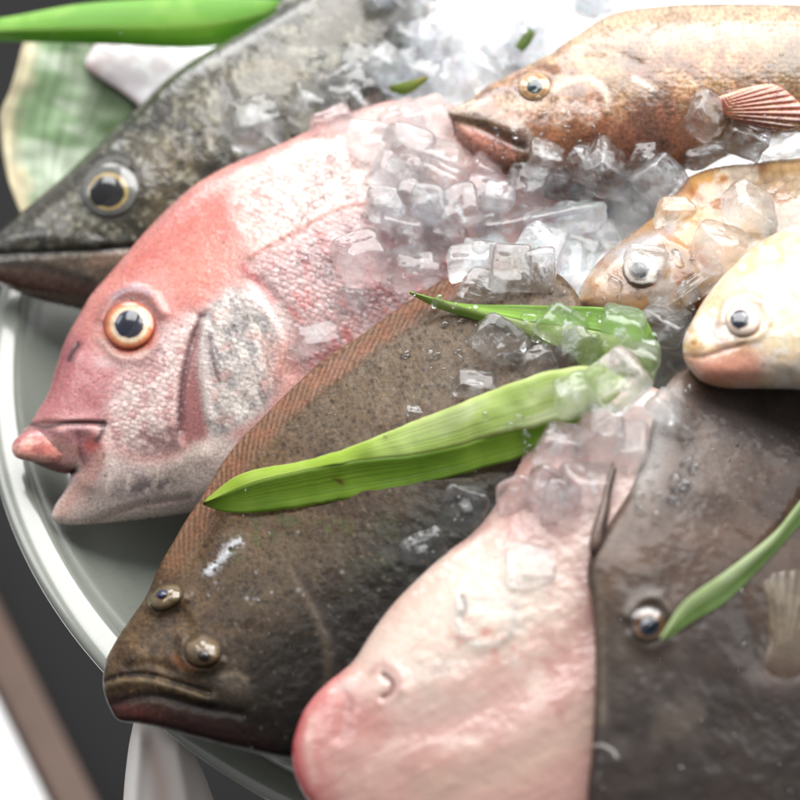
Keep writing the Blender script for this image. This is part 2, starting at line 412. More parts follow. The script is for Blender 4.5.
def ice_mat(name, frost=.18, rough=.04, thru=.36, tint=(.975, .988, 1.)):
    m, nt, b = new_mat(name); L = nt.links.new; out = nt.nodes['Material Output']
    tc = N(nt, 'ShaderNodeTexCoord'); oi = N(nt, 'ShaderNodeObjectInfo')
    mp = N(nt, 'ShaderNodeVectorMath', operation='ADD'); L(tc.outputs['Object'], mp.inputs[0])
    sc = N(nt, 'ShaderNodeVectorMath', operation='SCALE'); cx = N(nt, 'ShaderNodeCombineXYZ')
    for k in range(3): L(oi.outputs['Random'], cx.inputs[k])
    L(cx.outputs[0], sc.inputs[0]); sc.inputs['Scale'].default_value = 40.; L(sc.outputs[0], mp.inputs[1])
    n1 = N(nt, 'ShaderNodeTexNoise', Scale=1.5, Detail=2., Roughness=.5, Distortion=.4); L(mp.outputs[0], n1.inputs['Vector'])
    n5 = N(nt, 'ShaderNodeTexNoise', Scale=2.2, Detail=6., Roughness=.72, Distortion=1.2); L(mp.outputs[0], n5.inputs['Vector'])
    vo = N(nt, 'ShaderNodeTexVoronoi', Scale=6.5); L(mp.outputs[0], vo.inputs['Vector'])
    bub = N(nt, 'ShaderNodeMapRange'); bub.inputs[1].default_value = .05; bub.inputs[2].default_value = .11; bub.inputs[3].default_value = 1.; bub.inputs[4].default_value = 0.; L(vo.outputs['Distance'], bub.inputs[0])
    b.inputs['Base Color'].default_value = (*tint, 1); b.inputs['Transmission Weight'].default_value = 1.; b.inputs['IOR'].default_value = 1.31; b.inputs['Coat Weight'].default_value = .8; b.inputs['Coat IOR'].default_value = 1.6; b.inputs['Coat Roughness'].default_value = .02; b.inputs['Roughness'].default_value = rough
    h = mathn(nt, 'ADD', mathn(nt, 'ADD', n1.outputs['Fac'], mathn(nt, 'MULTIPLY', n5.outputs['Fac'], .3)), mathn(nt, 'MULTIPLY', bub.outputs[0], .12))
    bp = N(nt, 'ShaderNodeBump', Strength=1., Distance=.0022); L(h, bp.inputs['Height']); L(bp.outputs[0], b.inputs['Normal'])
    df = N(nt, 'ShaderNodeBsdfPrincipled'); df.inputs['Base Color'].default_value = (.93, .95, .97, 1); df.inputs['Roughness'].default_value = .25; L(bp.outputs[0], df.inputs['Normal'])
    tl = N(nt, 'ShaderNodeBsdfTranslucent'); tl.inputs['Color'].default_value = (.96, .98, .99, 1)
    m0 = N(nt, 'ShaderNodeMixShader', Fac=.5); L(df.outputs[0], m0.inputs[1]); L(tl.outputs[0], m0.inputs[2])
    # cloudy cracks: thin ridges of the fine noise, thicker inside cloudy patches
    rdg = N(nt, 'ShaderNodeMapRange'); rdg.inputs[1].default_value = .0; rdg.inputs[2].default_value = .035; rdg.inputs[3].default_value = 1.; rdg.inputs[4].default_value = 0.
    L(mathn(nt, 'ABSOLUTE', mathn(nt, 'SUBTRACT', n5.outputs['Fac'], .5)), rdg.inputs[0])
    fr = N(nt, 'ShaderNodeMapRange'); fr.inputs[1].default_value = .46; fr.inputs[2].default_value = .68; fr.inputs[3].default_value = 0.; fr.inputs[4].default_value = 1.; L(n1.outputs['Fac'], fr.inputs[0])
    f0 = mathn(nt, 'MULTIPLY', fr.outputs[0], mathn(nt, 'ADD', mathn(nt, 'MULTIPLY', n5.outputs['Fac'], frost*2.2), mathn(nt, 'MULTIPLY', rdg.outputs[0], .25)))
    fac = mathn(nt, 'MINIMUM', mathn(nt, 'ADD', f0, mathn(nt, 'MULTIPLY', bub.outputs[0], .5)), .9)
    tp = N(nt, 'ShaderNodeBsdfTransparent'); tp.inputs['Color'].default_value = (.985, .992, 1, 1); lw = N(nt, 'ShaderNodeLayerWeight', Blend=.25); L(bp.outputs[0], lw.inputs['Normal'])
    tf = mathn(nt, 'MULTIPLY', mathn(nt, 'SUBTRACT', 1., lw.outputs['Facing']), thru)
    mg = N(nt, 'ShaderNodeMixShader'); L(tf, mg.inputs[0]); L(b.outputs[0], mg.inputs[1]); L(tp.outputs[0], mg.inputs[2])
    mx = N(nt, 'ShaderNodeMixShader'); L(fac, mx.inputs[0]); L(mg.outputs[0], mx.inputs[1]); L(m0.outputs[0], mx.inputs[2]); L(mx.outputs[0], out.inputs[0])
    return m

def plain(name, rgb, rough=.5, noise=.1, scale=30., bump=0., coat=0., sss=0.):
    m, nt, b = new_mat(name); L = nt.links.new
    tc = N(nt, 'ShaderNodeTexCoord'); n = N(nt, 'ShaderNodeTexNoise', Scale=scale, Detail=5.); L(tc.outputs['Object'], n.inputs['Vector'])
    mr = N(nt, 'ShaderNodeMapRange'); mr.inputs[1].default_value = .25; mr.inputs[2].default_value = .75; mr.inputs[3].default_value = 1-noise; mr.inputs[4].default_value = 1+noise; L(n.outputs['Fac'], mr.inputs[0])
    vm = N(nt, 'ShaderNodeVectorMath', operation='SCALE'); vm.inputs[0].default_value = tuple(lin(rgb)); L(mr.outputs[0], vm.inputs['Scale']); L(vm.outputs[0], b.inputs['Base Color'])
    b.inputs['Roughness'].default_value = rough; b.inputs['Coat Weight'].default_value = coat
    if sss: b.inputs['Subsurface Weight'].default_value = sss; b.inputs['Subsurface Scale'].default_value = .01
    if bump:
        bp = N(nt, 'ShaderNodeBump', Strength=bump, Distance=.002); L(n.outputs['Fac'], bp.inputs['Height']); L(bp.outputs[0], b.inputs['Normal'])
    return m
EYE = eye_mat()

# ------------------------------------------------------------------ red sea bream
M_BREAM = fish_mat('bream_skin', sss=.15, scale_px=5.2, scale_rot=-.5, scale_sx=1.25, coat=.5, speck=.3, speck_px=3., bump=.3, wet=.9)
BREAM = [(14,449),(15,441),(24,430),(31,422),(38,410),(48,393),(55,370),(63,345),(70,330),(79,315),(90,296),(101,283),(115,267),(131,248),(150,226),(174,202),(200,181),(240,160),(280,144),(320,125),(360,108),(400,100),(450,104),(500,125),(550,160),(590,185),(605,205),(590,235),(540,265),(480,325),(420,395),(350,452),(280,490),(230,505),(175,515),(144,519),(109,523),(80,525),(62,524),(52,518),(54,507),(61,496),(68,485),(71,474),(75,470),(66,474),(50,470),(34,463),(18,455)]
PL_BREAM = Plane((20,440,16),(230,150,-21),(200,480,30))
bream = root('sea_bream', 'pink red sea bream with open mouth and orange ringed eye at plate rim', 'fish', P(220,330,.0))
def paint_bream(F):
    X, Y = F.X, F.Y
    F.col((214,164,158))
    F.col((205,150,142), F.thr(40,.35,.65,1)); F.col((150,128,132), .6*F.thr(55,.5,.75,2))
    # forehead and nape salmon red
    F.col((200,104,92), .88*F.reg([(40,400),(80,320),(150,225),(240,160),(330,120),(300,170),(262,215),(225,260),(205,300),(170,320),(168,290),(130,280),(100,310),(85,380)],30))
    F.col((224,136,116), .6*F.blob(205,268,45,28,-30)); F.col((190,92,88), .5*F.blob(140,262,55,14,-45)*F.thr(14,.35,.6,8))
    F.col((214,124,112), .5*F.thr(11,.5,.7,3)*F.reg([(60,360),(150,230),(240,165),(240,230),(190,300),(120,280)],15))
    # snout mauve
    F.col((190,116,120), .85*F.reg([(30,425),(60,345),(85,340),(100,362),(130,375),(120,400),(104,424),(60,420)],12))
    F.col((140,74,84), .5*F.blob(70,350,12,30,25)); F.col((186,120,124), .6*F.thr(16,.45,.65,5)*F.blob(90,395,40,24))
    # cheek, pale and scaled
    ck = F.reg([(120,378),(150,350),(178,322),(198,318),(188,351),(179,394),(178,430),(150,452),(120,452),(104,436)],14)
    F.col((236,212,206), .9*ck); F.col((180,110,112), .55*ck*F.thr(9,.45,.6,11)); F.scl = np.maximum(F.scl, .9*ck)
    F.col((120,84,84), .55*F.blob(150,440,38,14,-8)*F.thr(9,.3,.6,12)); F.col((92,70,68), .75*F.blob(172,446,32,13,-14)*F.thr(8,.3,.6,13))
    # under the eye
    F.col((206,176,178), .6*F.line([(100,362),(125,362),(150,352),(168,330)],7))
    # pre-opercle groove and pale membrane
    op = F.reg([(203,320),(216,300),(235,288),(262,300),(285,330),(284,370),(262,408),(228,432),(210,440),(205,410),(206,370)],9)
    F.col((206,196,190), .95*op); F.col((150,146,146), .7*op*F.thr(9,.42,.62,21,3,1.2,2.2)); F.col((240,230,222), .8*op*F.thr(8,.5,.68,22,3,1.2,2.5)); F.col((214,150,138), .35*op*F.thr(12,.55,.7,23))
    F.col((84,80,84), .5*op*F.thr(7,.62,.74,24,3,1.3,3))
    F.scl = np.maximum(F.scl, .6*op)
    pre = F.reg([(200,318),(192,345),(182,380),(178,425),(192,448),(206,440),(204,410),(200,370),(205,330)],5)
    F.col((150,96,96), .9*pre); F.col((92,52,56), .85*F.line([(201,316),(189,348),(181,390),(179,432)],3.6))
    F.col((198,186,180), .95*F.line([(205,322),(203,360),(207,400),(213,425)],5)); F.col((96,70,72), .8*F.line([(210,335),(214,365),(219,380)],3))
    # behind the gill cover
    F.col((128,120,118), .7*F.blob(268,275,22,34,-35)); F.col((150,136,128), .8*F.blob(286,312,16,34,-30)); F.col((220,150,138), .8*F.blob(284,362,14,26,20))
    F.col((170,60,62), .8*F.line([(244,268),(262,285),(272,300)],5)); F.col((226,196,188), .8*F.line([(250,286),(262,300),(282,332)],4))
    # flank streaks along the scale rows
    fl = F.reg([(258,262),(330,220),(420,200),(470,260),(400,370),(340,400),(300,360),(285,310)],14)
    F.col((198,160,158), .8*fl); F.col((200,100,96), .6*fl*F.thr(7,.5,.66,31,3,.95,4)); F.col((206,180,178), .6*fl*F.thr(6,.5,.66,32,3,.95,4)); F.col((150,120,122), .4*fl*F.thr(10,.5,.7,33,3,.95,3))
    up = F.reg([(235,190),(320,135),(420,110),(470,160),(420,195),(330,215),(262,250)],14)
    F.col((228,196,186), .75*up); F.col((170,128,122), .6*up*F.thr(7,.48,.64,34,3,.8,2.5)); F.col((226,200,194), .6*up*F.thr(6,.5,.64,35,3,-.6,2.5))
    F.scl = np.maximum(F.scl, .95*np.maximum(fl, up)); F.scl = np.maximum(F.scl, .25*F.reg([(120,270),(200,190),(250,170),(240,250),(200,300)],16))
    F.col((166,88,66), .9*F.line([(250,256),(268,246),(290,234),(310,223),(340,208),(370,202),(420,190)],2.3))
    # lower jaw and throat
    jw = F.reg([(72,470),(100,450),(130,462),(170,462),(205,440),(235,440),(260,500),(170,522),(90,532),(45,520)],8)
    F.col((222,204,194), .95*jw); F.col((150,132,134), .75*jw*F.blob(140,478,44,22,-6)*F.thr(10,.35,.6,41)); F.col((96,84,90), .75*jw*F.blob(150,486,34,10,-12)*F.thr(7,.42,.62,42))
    F.col((196,150,144), .7*jw*F.blob(82,480,14,28,15)); F.col((170,140,134), .6*F.line([(90,524),(125,510),(160,502),(190,498)],4)); F.col((190,172,160), .6*F.line([(196,448),(180,468),(150,472)],6))
    # jaw bone flap and lips
    F.col((150,100,104), .9*F.reg([(64,428),(84,424),(100,440),(103,462),(92,480),(84,470),(80,448)],5)); F.col((196,86,80), .8*F.blob(92,446,8,8)); F.col((120,70,74), .8*F.line([(78,432),(80,450),(84,462)],3))
    F.col((196,152,140), .8*F.line([(100,456),(88,478),(72,494),(62,512)],7))
    F.col((146,96,102), .9*F.line([(22,434),(40,432),(58,434),(72,440)],5))
    F.col((66,30,34), .95*F.line([(30,424),(45,427),(66,423),(88,422),(104,424)],3.)); F.col((60,34,36), .9*F.line([(104,424),(101,434),(97,440)],3.5))
    F.col((104,58,54), .95*F.line([(30,459),(50,466),(70,471)],5))
    # orbit
    F.col((132,92,90), .9*F.blob(130,325,35,33,0,6)); F.col((196,92,66), .75*F.blob(128,332,31,29,0,8)); F.col((150,146,160), .6*F.line([(114,297),(124,290),(138,288),(149,293)],3.2)); F.col((206,186,176), .55*F.line([(100,340),(112,354),(130,358),(146,352)],4))
    F.col((40,20,26), .9*F.line([(69,360),(73,352),(78,345)],3.2)); F.col((206,150,150), .5*F.line([(76,362),(82,352)],3))
    # relief
    F.add(1.6, F.lip([(203,316),(190,350),(180,395),(181,436)],26,True)); F.add(-2.2, F.line([(203,318),(190,348),(182,390),(181,430)],4))
    F.add(1.1, F.lip([(236,286),(262,298),(286,332),(285,372),(262,412)],26,True)); F.add(-1.5, F.line([(262,285),(290,318),(292,372)],8))
    F.add(1.6, F.line([(205,325),(203,370),(210,420)],5)); F.add(-3, F.line([(30,424),(60,424),(104,424)],3)); F.add(3., F.line([(60,430),(84,428),(98,442),(98,464),(88,482)],10)); F.add(2.5, F.line([(22,442),(40,440),(60,440),(76,446)],9))
    F.add(-2., F.blob(130,325,30,28,0,6)); F.add(2.2, F.line([(102,318),(112,298),(130,289),(150,294),(162,312)],6)); F.add(1.6, F.line([(104,340),(118,356),(140,358),(158,344)],6)); F.add(-1.5, F.line([(69,360),(73,352),(78,345)],3))
    F.add(2.0, F.line([(96,486),(150,474),(200,455)],14)); F.add(-1.6, F.line([(90,524),(130,508),(190,497)],4)); F.add(1.6, F.line([(74,360),(66,385),(52,412)],14))
    F.add(.5, F.nz(12,51)); F.add(.7*1, op*F.nz(8,52,3,1.2,3)); F.add(1.1, F.nz(34,53)); F.add(.45,F.line([(250,256),(290,234),(340,208),(400,195)],3))
    sg = F.dots(900, (110,130,470,430), .7, 1.7, 71)*np.maximum(fl, np.maximum(up, np.maximum(ck, op))); F.col((246,240,238), .75*sg); F.rough[:] = .3; F.rough = F.rough*(1-.5*sg); F.C *= .82; F.spk[:] = .55  # sg: silvery scale glints painted as near-white dots, glossier too
o_bream, h_bream = sheet('body', BREAM, .030, PL_BREAM, paint_bream, M_BREAM, bream, 1.25)
def lip_paint(F):
    F.col((206,142,130)); F.col((226,176,162), F.thr(9,.4,.65,1)); F.col((160,104,108), .9*F.line([(14,441),(34,431),(60,432),(86,441)],6)); F.col((120,70,70), .8*F.line([(20,460),(50,465),(78,462)],3)); F.col((206,104,90), .6*F.blob(44,450,26,7)); F.col((160,92,92), .6*F.thr(6,.55,.7,4)); F.rough[:] = .3; F.spk[:] = .5; F.add(.8, F.nz(6,3)); F.add(1., F.nz(14,5))
sheet('lip', [(12,451),(13,443),(19,436),(32,430),(52,428),(70,432),(82,440),(84,452),(76,462),(56,464),(34,462),(17,458)], .0055, Plane((20,440,22),(230,150,-14),(200,480,37)), lip_paint, M_BREAM, bream, .9, expo=.5)
def eye_cols(stops, streak=.12, seed=3, off=(0, 0)):
    def f(rho, th, u, v, px, py):
        C = np.zeros((len(rho), 3)); ks = [s[0] for s in stops]; cs = np.array([lin(s[1]) for s in stops])
        nn = (fbm(px, py, 2.6, seed, 2)-.5)*.05
        k_ = np.clip(1.25*(1-rho), 0, 1); rho = np.hypot(rho*np.cos(th)-off[0]*k_, rho*np.sin(th)-off[1]*k_)
        for c in range(3): C[:, c] = np.interp(rho+nn*(rho > .2), ks, cs[:, c])
        C *= 1+streak*np.sin(th*23+4*np.sin(th*5))[:, None]*np.exp(-((rho-.72)/.15)**2)[:, None]
        C *= (.72+.56*fbm(np.cos(th)*30+300, np.sin(th)*30+300, 16, seed+5, 2))[:, None]; C *= (1-.28*smooth(.1, -.9, v)*smooth(.4, .7, np.clip(rho, 0, 1)))[:, None]  # upper iris darkened, painting in shade from the brow
        return C
    return f
def eye(parent, pl, hf, cx, cy, rx, ry, rot, bulge, stops, pr, poff=(0, 0), pcol=(14,16,26), pcol2=(24,30,52), base=.0):
    e = dome('eye', cx, cy, rx, ry, rot, pl, hf, bulge, eye_cols(stops, off=(poff[0]/rx, poff[1]/ry)), EYE, parent, base)
    def pc(rho, th, u, v, px, py):
        k = np.clip(rho, 0, 1)[:, None]**3; return lin(pcol)*(1-k)+lin(pcol2)*k
    hb = float(np.mean(hf(np.array([cx+rx, cx-rx, cx, cx]), np.array([cy, cy, cy+ry, cy-ry]))))
    off2 = (poff[0]/rx)**2+(poff[1]/ry)**2
    flat = lambda a, b: np.zeros(np.shape(a))+hf(np.array([cx]), np.array([cy]))[0]
    def surf(a, b):
        q = np.sqrt(np.clip(((np.asarray(a)-cx)/rx)**2+((np.asarray(b)-cy)/ry)**2, 0, 1))
        thx = np.linspace(0, 2*math.pi, 56, endpoint=False); c, s = math.cos(math.radians(rot)), math.sin(math.radians(rot))
        ring = float(np.mean(hf(cx+np.cos(thx)*rx*c-np.sin(thx)*ry*s, cy+np.cos(thx)*rx*s+np.sin(thx)*ry*c)))
        return ring+bulge*(np.sqrt(np.maximum(1-(q*.96)**2, 0))-.28)+base
    p = dome('pupil', cx+poff[0], cy+poff[1], pr, pr*ry/rx, rot, pl, surf, bulge*.3, pc, EYE, e, .0001, 14, 40, 0)
    return e
eye(bream, PL_BREAM, h_bream, 129,325,27,25.5,-8,.0062,[(0,(20,24,40)),(.5,(30,30,44)),(.56,(206,180,150)),(.66,(226,206,180)),(.74,(216,150,100)),(.86,(190,96,62)),(.97,(150,70,56)),(1,(110,60,56))],14.5,(1,-1),(12,16,30),(30,44,72),.001)

# ------------------------------------------------------------------ sea bass behind it
M_BASS = fish_mat('bass_skin', sss=.05, scale_px=6, scale_rot=-.5, scale_sx=1.3, coat=.55, speck=.4, speck_px=4, bump=.25, wet=.8, spec=.2)
BASS = [(-28,260),(-16,244),(0,230),(16,217),(40,196),(68,172),(88,153),(120,123),(140,105),(160,84),(188,63),(208,51),(240,33),(280,10),(320,-12),(360,-28),(405,-36),(428,-10),(424,40),(410,85),(392,128),(330,192),(250,262),(180,312),(120,319),(78,309),(40,300),(0,285),(-22,274)]
PL_BASS = Plane((0,260,-52),(200,170,-60),(420,20,-74))
bass = root('sea_bass', 'dark olive grey sea bass with large black eye, lying behind the pink bream', 'fish', P(200,170,-.065))
def paint_bass(F):
    F.col((84,76,54)); F.col((54,50,38), F.thr(30,.45,.65,1)); F.col((104,96,76), .6*F.thr(22,.55,.72,2)); F.col((206,202,176), .55*F.thr(7,.56,.7,3))  # last flecks: silver skin marks and painted glints together
    F.col((48,50,44), .7*F.line([(-20,250),(60,185),(130,118),(210,55),(300,5)],22))
    F.col((146,128,100), .65*F.blob(185,165,45,30,-30)*F.thr(14,.35,.6,4)); F.col((118,112,92), .6*F.blob(250,85,50,30,-25)); F.col((168,166,150), .45*F.blob(330,60,90,30,-25)*F.thr(8,.45,.65,5))
    F.col((60,56,50), .75*F.line([(222,78),(232,110),(226,150),(205,180)],9)); F.col((52,50,46), .7*F.line([(168,118),(196,140),(200,170)],8)); F.col((140,128,98), .6*F.line([(232,76),(250,66),(280,66),(300,78)],7))
    F.col((126,106,92), .75*F.reg([(0,262),(60,256),(130,250),(150,270),(90,300),(30,296),(-20,275)],8)); F.col((110,72,62), .8*F.reg([(-10,270),(50,276),(110,290),(120,312),(40,300),(-10,288)],8)); F.col((174,140,122), .7*F.line([(92,262),(120,256),(140,252)],7))
    F.col((54,52,48), .6*F.reg([(-20,246),(30,228),(80,232),(130,236),(128,246),(60,250),(0,254)],8)); F.col((120,120,112), .6*F.line([(60,226),(90,240),(125,238)],6)*F.thr(7,.4,.6,6))
    F.col((22,20,20), .95*F.line([(-25,256),(30,252),(80,250),(132,246)],3.)); F.col((40,36,34), .7*F.line([(-20,262),(40,266),(90,280)],5)); F.col((60,58,52), .8*F.blob(110,190,40,38,0,4)); F.col((160,158,140), .6*F.line([(72,196),(80,212),(96,222)],5))
    F.col((36,34,32), .8*F.line([(153,130),(158,126)],4))
    F.add(-3, F.line([(-25,257),(30,253),(80,251),(132,247)],4)); F.add(1.5, F.lip([(222,70),(236,110),(228,150),(200,190)],30,False)); F.add(1.1, F.lip([(168,112),(200,140),(204,176)],24,False)); F.add(2.4, F.line([(76,200),(84,166),(110,154),(138,168),(144,196)],9)); F.add(1.6, F.nz(26,7)); F.add(.7, F.nz(8,8)); F.add(2, F.line([(0,236),(50,236),(100,244)],8))
    F.C *= .58; F.scl = .5*F.reg([(232,60),(330,0),(600,-70),(640,20),(420,130),(260,250),(236,160)],14); F.rough[:] = .26; F.spk[:] = .6
o_, h_bass = sheet('body', BASS, .030, PL_BASS, paint_bass, M_BASS, bass, 1.6)
eye(bass, PL_BASS, h_bass, 110,190,31,29,-10,.0075,[(0,(16,16,20)),(.52,(20,20,22)),(.56,(150,128,80)),(.63,(170,150,100)),(.68,(84,84,82)),(.8,(112,114,112)),(.92,(84,82,74)),(1,(60,58,52))],16.5,(-4,2.5),(10,10,14),(26,26,34))
def bassfin(F):
    F.col((96,96,88)); F.col((150,150,140), .6*F.thr(4,.45,.6,1,2,.9,6)); F.add(.8, F.nz(4,1,2,.9,8)); F.rough[:] = .3
sheet('dorsal_fin', [(276,14),(286,-6),(330,-34),(370,-50),(410,-56),(412,-42),(380,-30),(330,-10)], .002, Plane((0,260,-60),(200,170,-68),(420,20,-82)), bassfin, M_BASS, bass, 1.8)

# ------------------------------------------------------------------ flounder
M_FLOUN = fish_mat('flounder_skin', sss=.05, scale_px=3.2, scale_rot=.4, coat=.1, speck=.4, speck_px=3.6, bump=.24, wet=.8, rgh=1.1, spec=.1)
FLOUN = [(103,676),(106,660),(113,646),(122,631),(134,614),(145,598),(152,583),(159,566),(172,544),(186,520),(205,492),(220,466),(240,440),(262,418),(292,388),(328,356),(360,336),(398,308),(436,284),(470,266),(520,258),(556,272),(580,300),(584,345),(570,400),(548,460),(510,550),(440,650),(370,725),(320,755),(290,760),(271,757),(245,751),(219,745),(190,737),(166,730),(140,724),(118,720),(110,708),(104,692)]
PL_FLOUN = Plane((110,690,109),(450,270,48),(300,380,56))
floun = root('flounder', 'dark brown speckled flounder with both bulging eyes up and orange fin edge, below the bream', 'fish', P(320,520,.08))
def paint_floun(F):
    X, Y = F.X, F.Y
    F.col((118,92,64)); F.col((92,68,46), F.thr(36,.4,.65,1)); F.col((116,98,76), .7*F.thr(26,.52,.72,2))
    # greyer, lighter back near the ice
    F.col((118,102,84), .6*F.reg([(260,430),(380,320),(470,265),(560,280),(540,360),(430,410),(320,450)],30))
    # shade over the lower right, painted in as darker skin
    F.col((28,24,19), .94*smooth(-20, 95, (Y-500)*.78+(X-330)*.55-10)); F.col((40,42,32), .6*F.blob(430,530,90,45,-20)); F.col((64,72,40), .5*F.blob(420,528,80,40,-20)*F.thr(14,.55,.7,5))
    F.col((104,90,72), .6*F.blob(250,585,55,32,-20)); F.col((112,96,74), .45*F.blob(290,560,40,26))
    # dark freckles
    d = F.dots(5200, (100,250,620,760), .9, 2.2, 5); F.col((30,23,19), .95*d); d2 = F.dots(260, (100,250,620,760), 1.6, 3.2, 6); F.col((40,34,30), .5*d2); F.col((176,158,132), .5*F.dots(700,(100,250,620,760),.8,1.8,7))
    # head
    F.col((92,74,58), .6*F.blob(150,650,45,34,-20)); F.col((128,104,78), .5*F.thr(12,.5,.7,8)*F.blob(140,650,44,30)); F.col((70,56,48), .6*F.blob(145,672,42,8,5))
    F.col((116,98,72), .95*F.line([(106,684),(125,680),(150,681),(176,688),(204,696)],5.5)*F.thr(6,.15,.5,9)); F.col((24,18,18), .9*F.line([(103,681),(122,676),(148,675),(180,684),(208,693)],2.6))
    F.col((150,122,90), .45*F.thr(7,.52,.66,61)*F.blob(150,650,70,60)); F.col((44,34,28), .5*F.thr(10,.54,.68,62)*F.blob(190,650,110,80)); F.col((66,40,38), .75*F.reg([(108,700),(140,700),(200,712),(270,738),(280,756),(200,742),(130,724)],9)); F.col((36,28,28), .8*F.line([(112,704),(150,695),(195,705),(235,712)],6)); F.col((120,62,58), .5*F.blob(135,712,24,7,10))
    F.col((104,92,78), .7*F.blob(232,688,20,14,30)); F.col((150,134,112), .6*F.line([(222,676),(236,674),(247,679)],3)); F.col((168,112,72), .85*F.line([(176,658),(182,664),(193,668)],4)); F.col((70,58,48), .7*F.blob(201,650,25,23,0,4)); F.col((66,52,40), .7*F.blob(164,598,24,17,-20,4))
    F.col((60,50,44), .7*F.line([(296,570),(318,606),(334,650),(332,700),(318,735)],5)); F.col((116,100,82), .5*F.line([(290,572),(312,608),(327,650),(325,700)],5)); F.col((62,52,44), .3*F.line([(270,578),(240,594),(226,612)],8))
    F.col((84,96,52), .55*F.reg([(225,552),(250,524),(300,512),(296,530),(262,545),(240,562)],8)*F.thr(8,.35,.6,10)); F.col((92,104,52), .6*F.blob(330,528,26,9,-5)*F.thr(8,.42,.62,12))
    sl = F.line([(208,572),(222,558),(232,546),(240,541)],5)*F.thr(5,.4,.55,11); F.col((222,224,228), .95*sl); F.col((196,198,200), .8*F.dots(40,(190,530,360,600),1,2.2,12)*F.thr(20,.5,.6,13))
    # fin fringe: amber rays
    band, nx, ny, sd = seg_dist(X, Y, catmull([(152,585),(172,546),(205,494),(240,442),(292,390),(360,337),(436,285),(480,264)]))
    arc = nx*.72-ny*.7+6*F.nz(40,46)+2.5*F.nz(9,47)
    f = smooth(27, 13, band+5*(F.nz(12,48)-.5))*smooth(150, 185, nx)
    F.col((132,96,72), .9*f); rays = .5+.5*np.sin((arc+band*1.7+5*F.nz(26,44))*2*math.pi/9.5); F.col((98,62,46), .75*f*smooth(.7,1.,rays)*(.4+.9*F.nz(14,45))); F.col((178,140,110), .3*f*smooth(.6,1,1-rays)); F.col((160,104,80), .45*f*F.thr(14,.45,.65,14))
    F.H += (f*(rays-.5)*.0004); F.add(-1.6, np.exp(-((band-25)/4)**2)*smooth(150,185,nx)); F.H -= f*smooth(22,0,band)*.003*F.edge
    # relief
    F.add(-2.4, F.line([(103,681),(122,676),(148,675),(180,684),(208,693)],3)); F.add(2.6, F.line([(106,686),(125,681),(150,682),(180,690),(210,700)],6)); F.add(2.2, F.blob(232,690,22,15,30)); F.add(-1.8, F.line([(112,704),(150,696),(195,706),(240,714)],5))
    F.add(.5, F.lip([(292,566),(316,606),(333,650),(330,705),(312,740)],32,True)); F.add(3, F.blob(164,600,28,20,-25)); F.add(2.6, F.blob(201,652,30,26)); F.add(2.2, F.line([(146,606),(156,612),(172,608),(184,598)],4)); F.add(2.2, F.line([(182,640),(182,656),(192,668),(210,669),(221,660)],4)); F.add(-1.8, F.line([(176,612),(190,628)],8)); F.add(1.8, F.blob(140,652,24,18,-30)); F.add(-1.4, F.line([(128,668),(150,664),(174,672)],5)); F.add(-.6, F.line([(272,576),(242,592),(224,610)],10))
    F.add(.55, F.nz(7,15)); F.add(1.5, F.nz(30,16)); F.add(1.0, sl)
    F.C *= .58; F.mul(.42, smooth(30, 170, (Y-500)*.78+(X-330)*.55)); F.scl[:] = .14; F.scl *= smooth(0, 1, 1-f); F.rough[:] = .36; F.spk[:] = .5  # lower right multiplied down further for the painted shade
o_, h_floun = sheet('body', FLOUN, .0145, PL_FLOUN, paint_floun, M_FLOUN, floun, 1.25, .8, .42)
eye(floun, PL_FLOUN, h_floun, 165,597,19.5,13,-24,.0078,[(0,(34,40,70)),(.2,(40,44,66)),(.3,(120,84,50)),(.42,(98,80,52)),(.8,(92,76,50)),(1,(70,56,42))],6,(-3,-3),(20,28,60),(40,50,90),.0005)
eye(floun, PL_FLOUN, h_floun, 202,650,20,17,10,.0088,[(0,(74,62,48)),(.3,(90,76,58)),(.7,(112,92,68)),(1,(74,60,46))],6.5,(2,6),(30,26,24),(66,54,44),.0005)

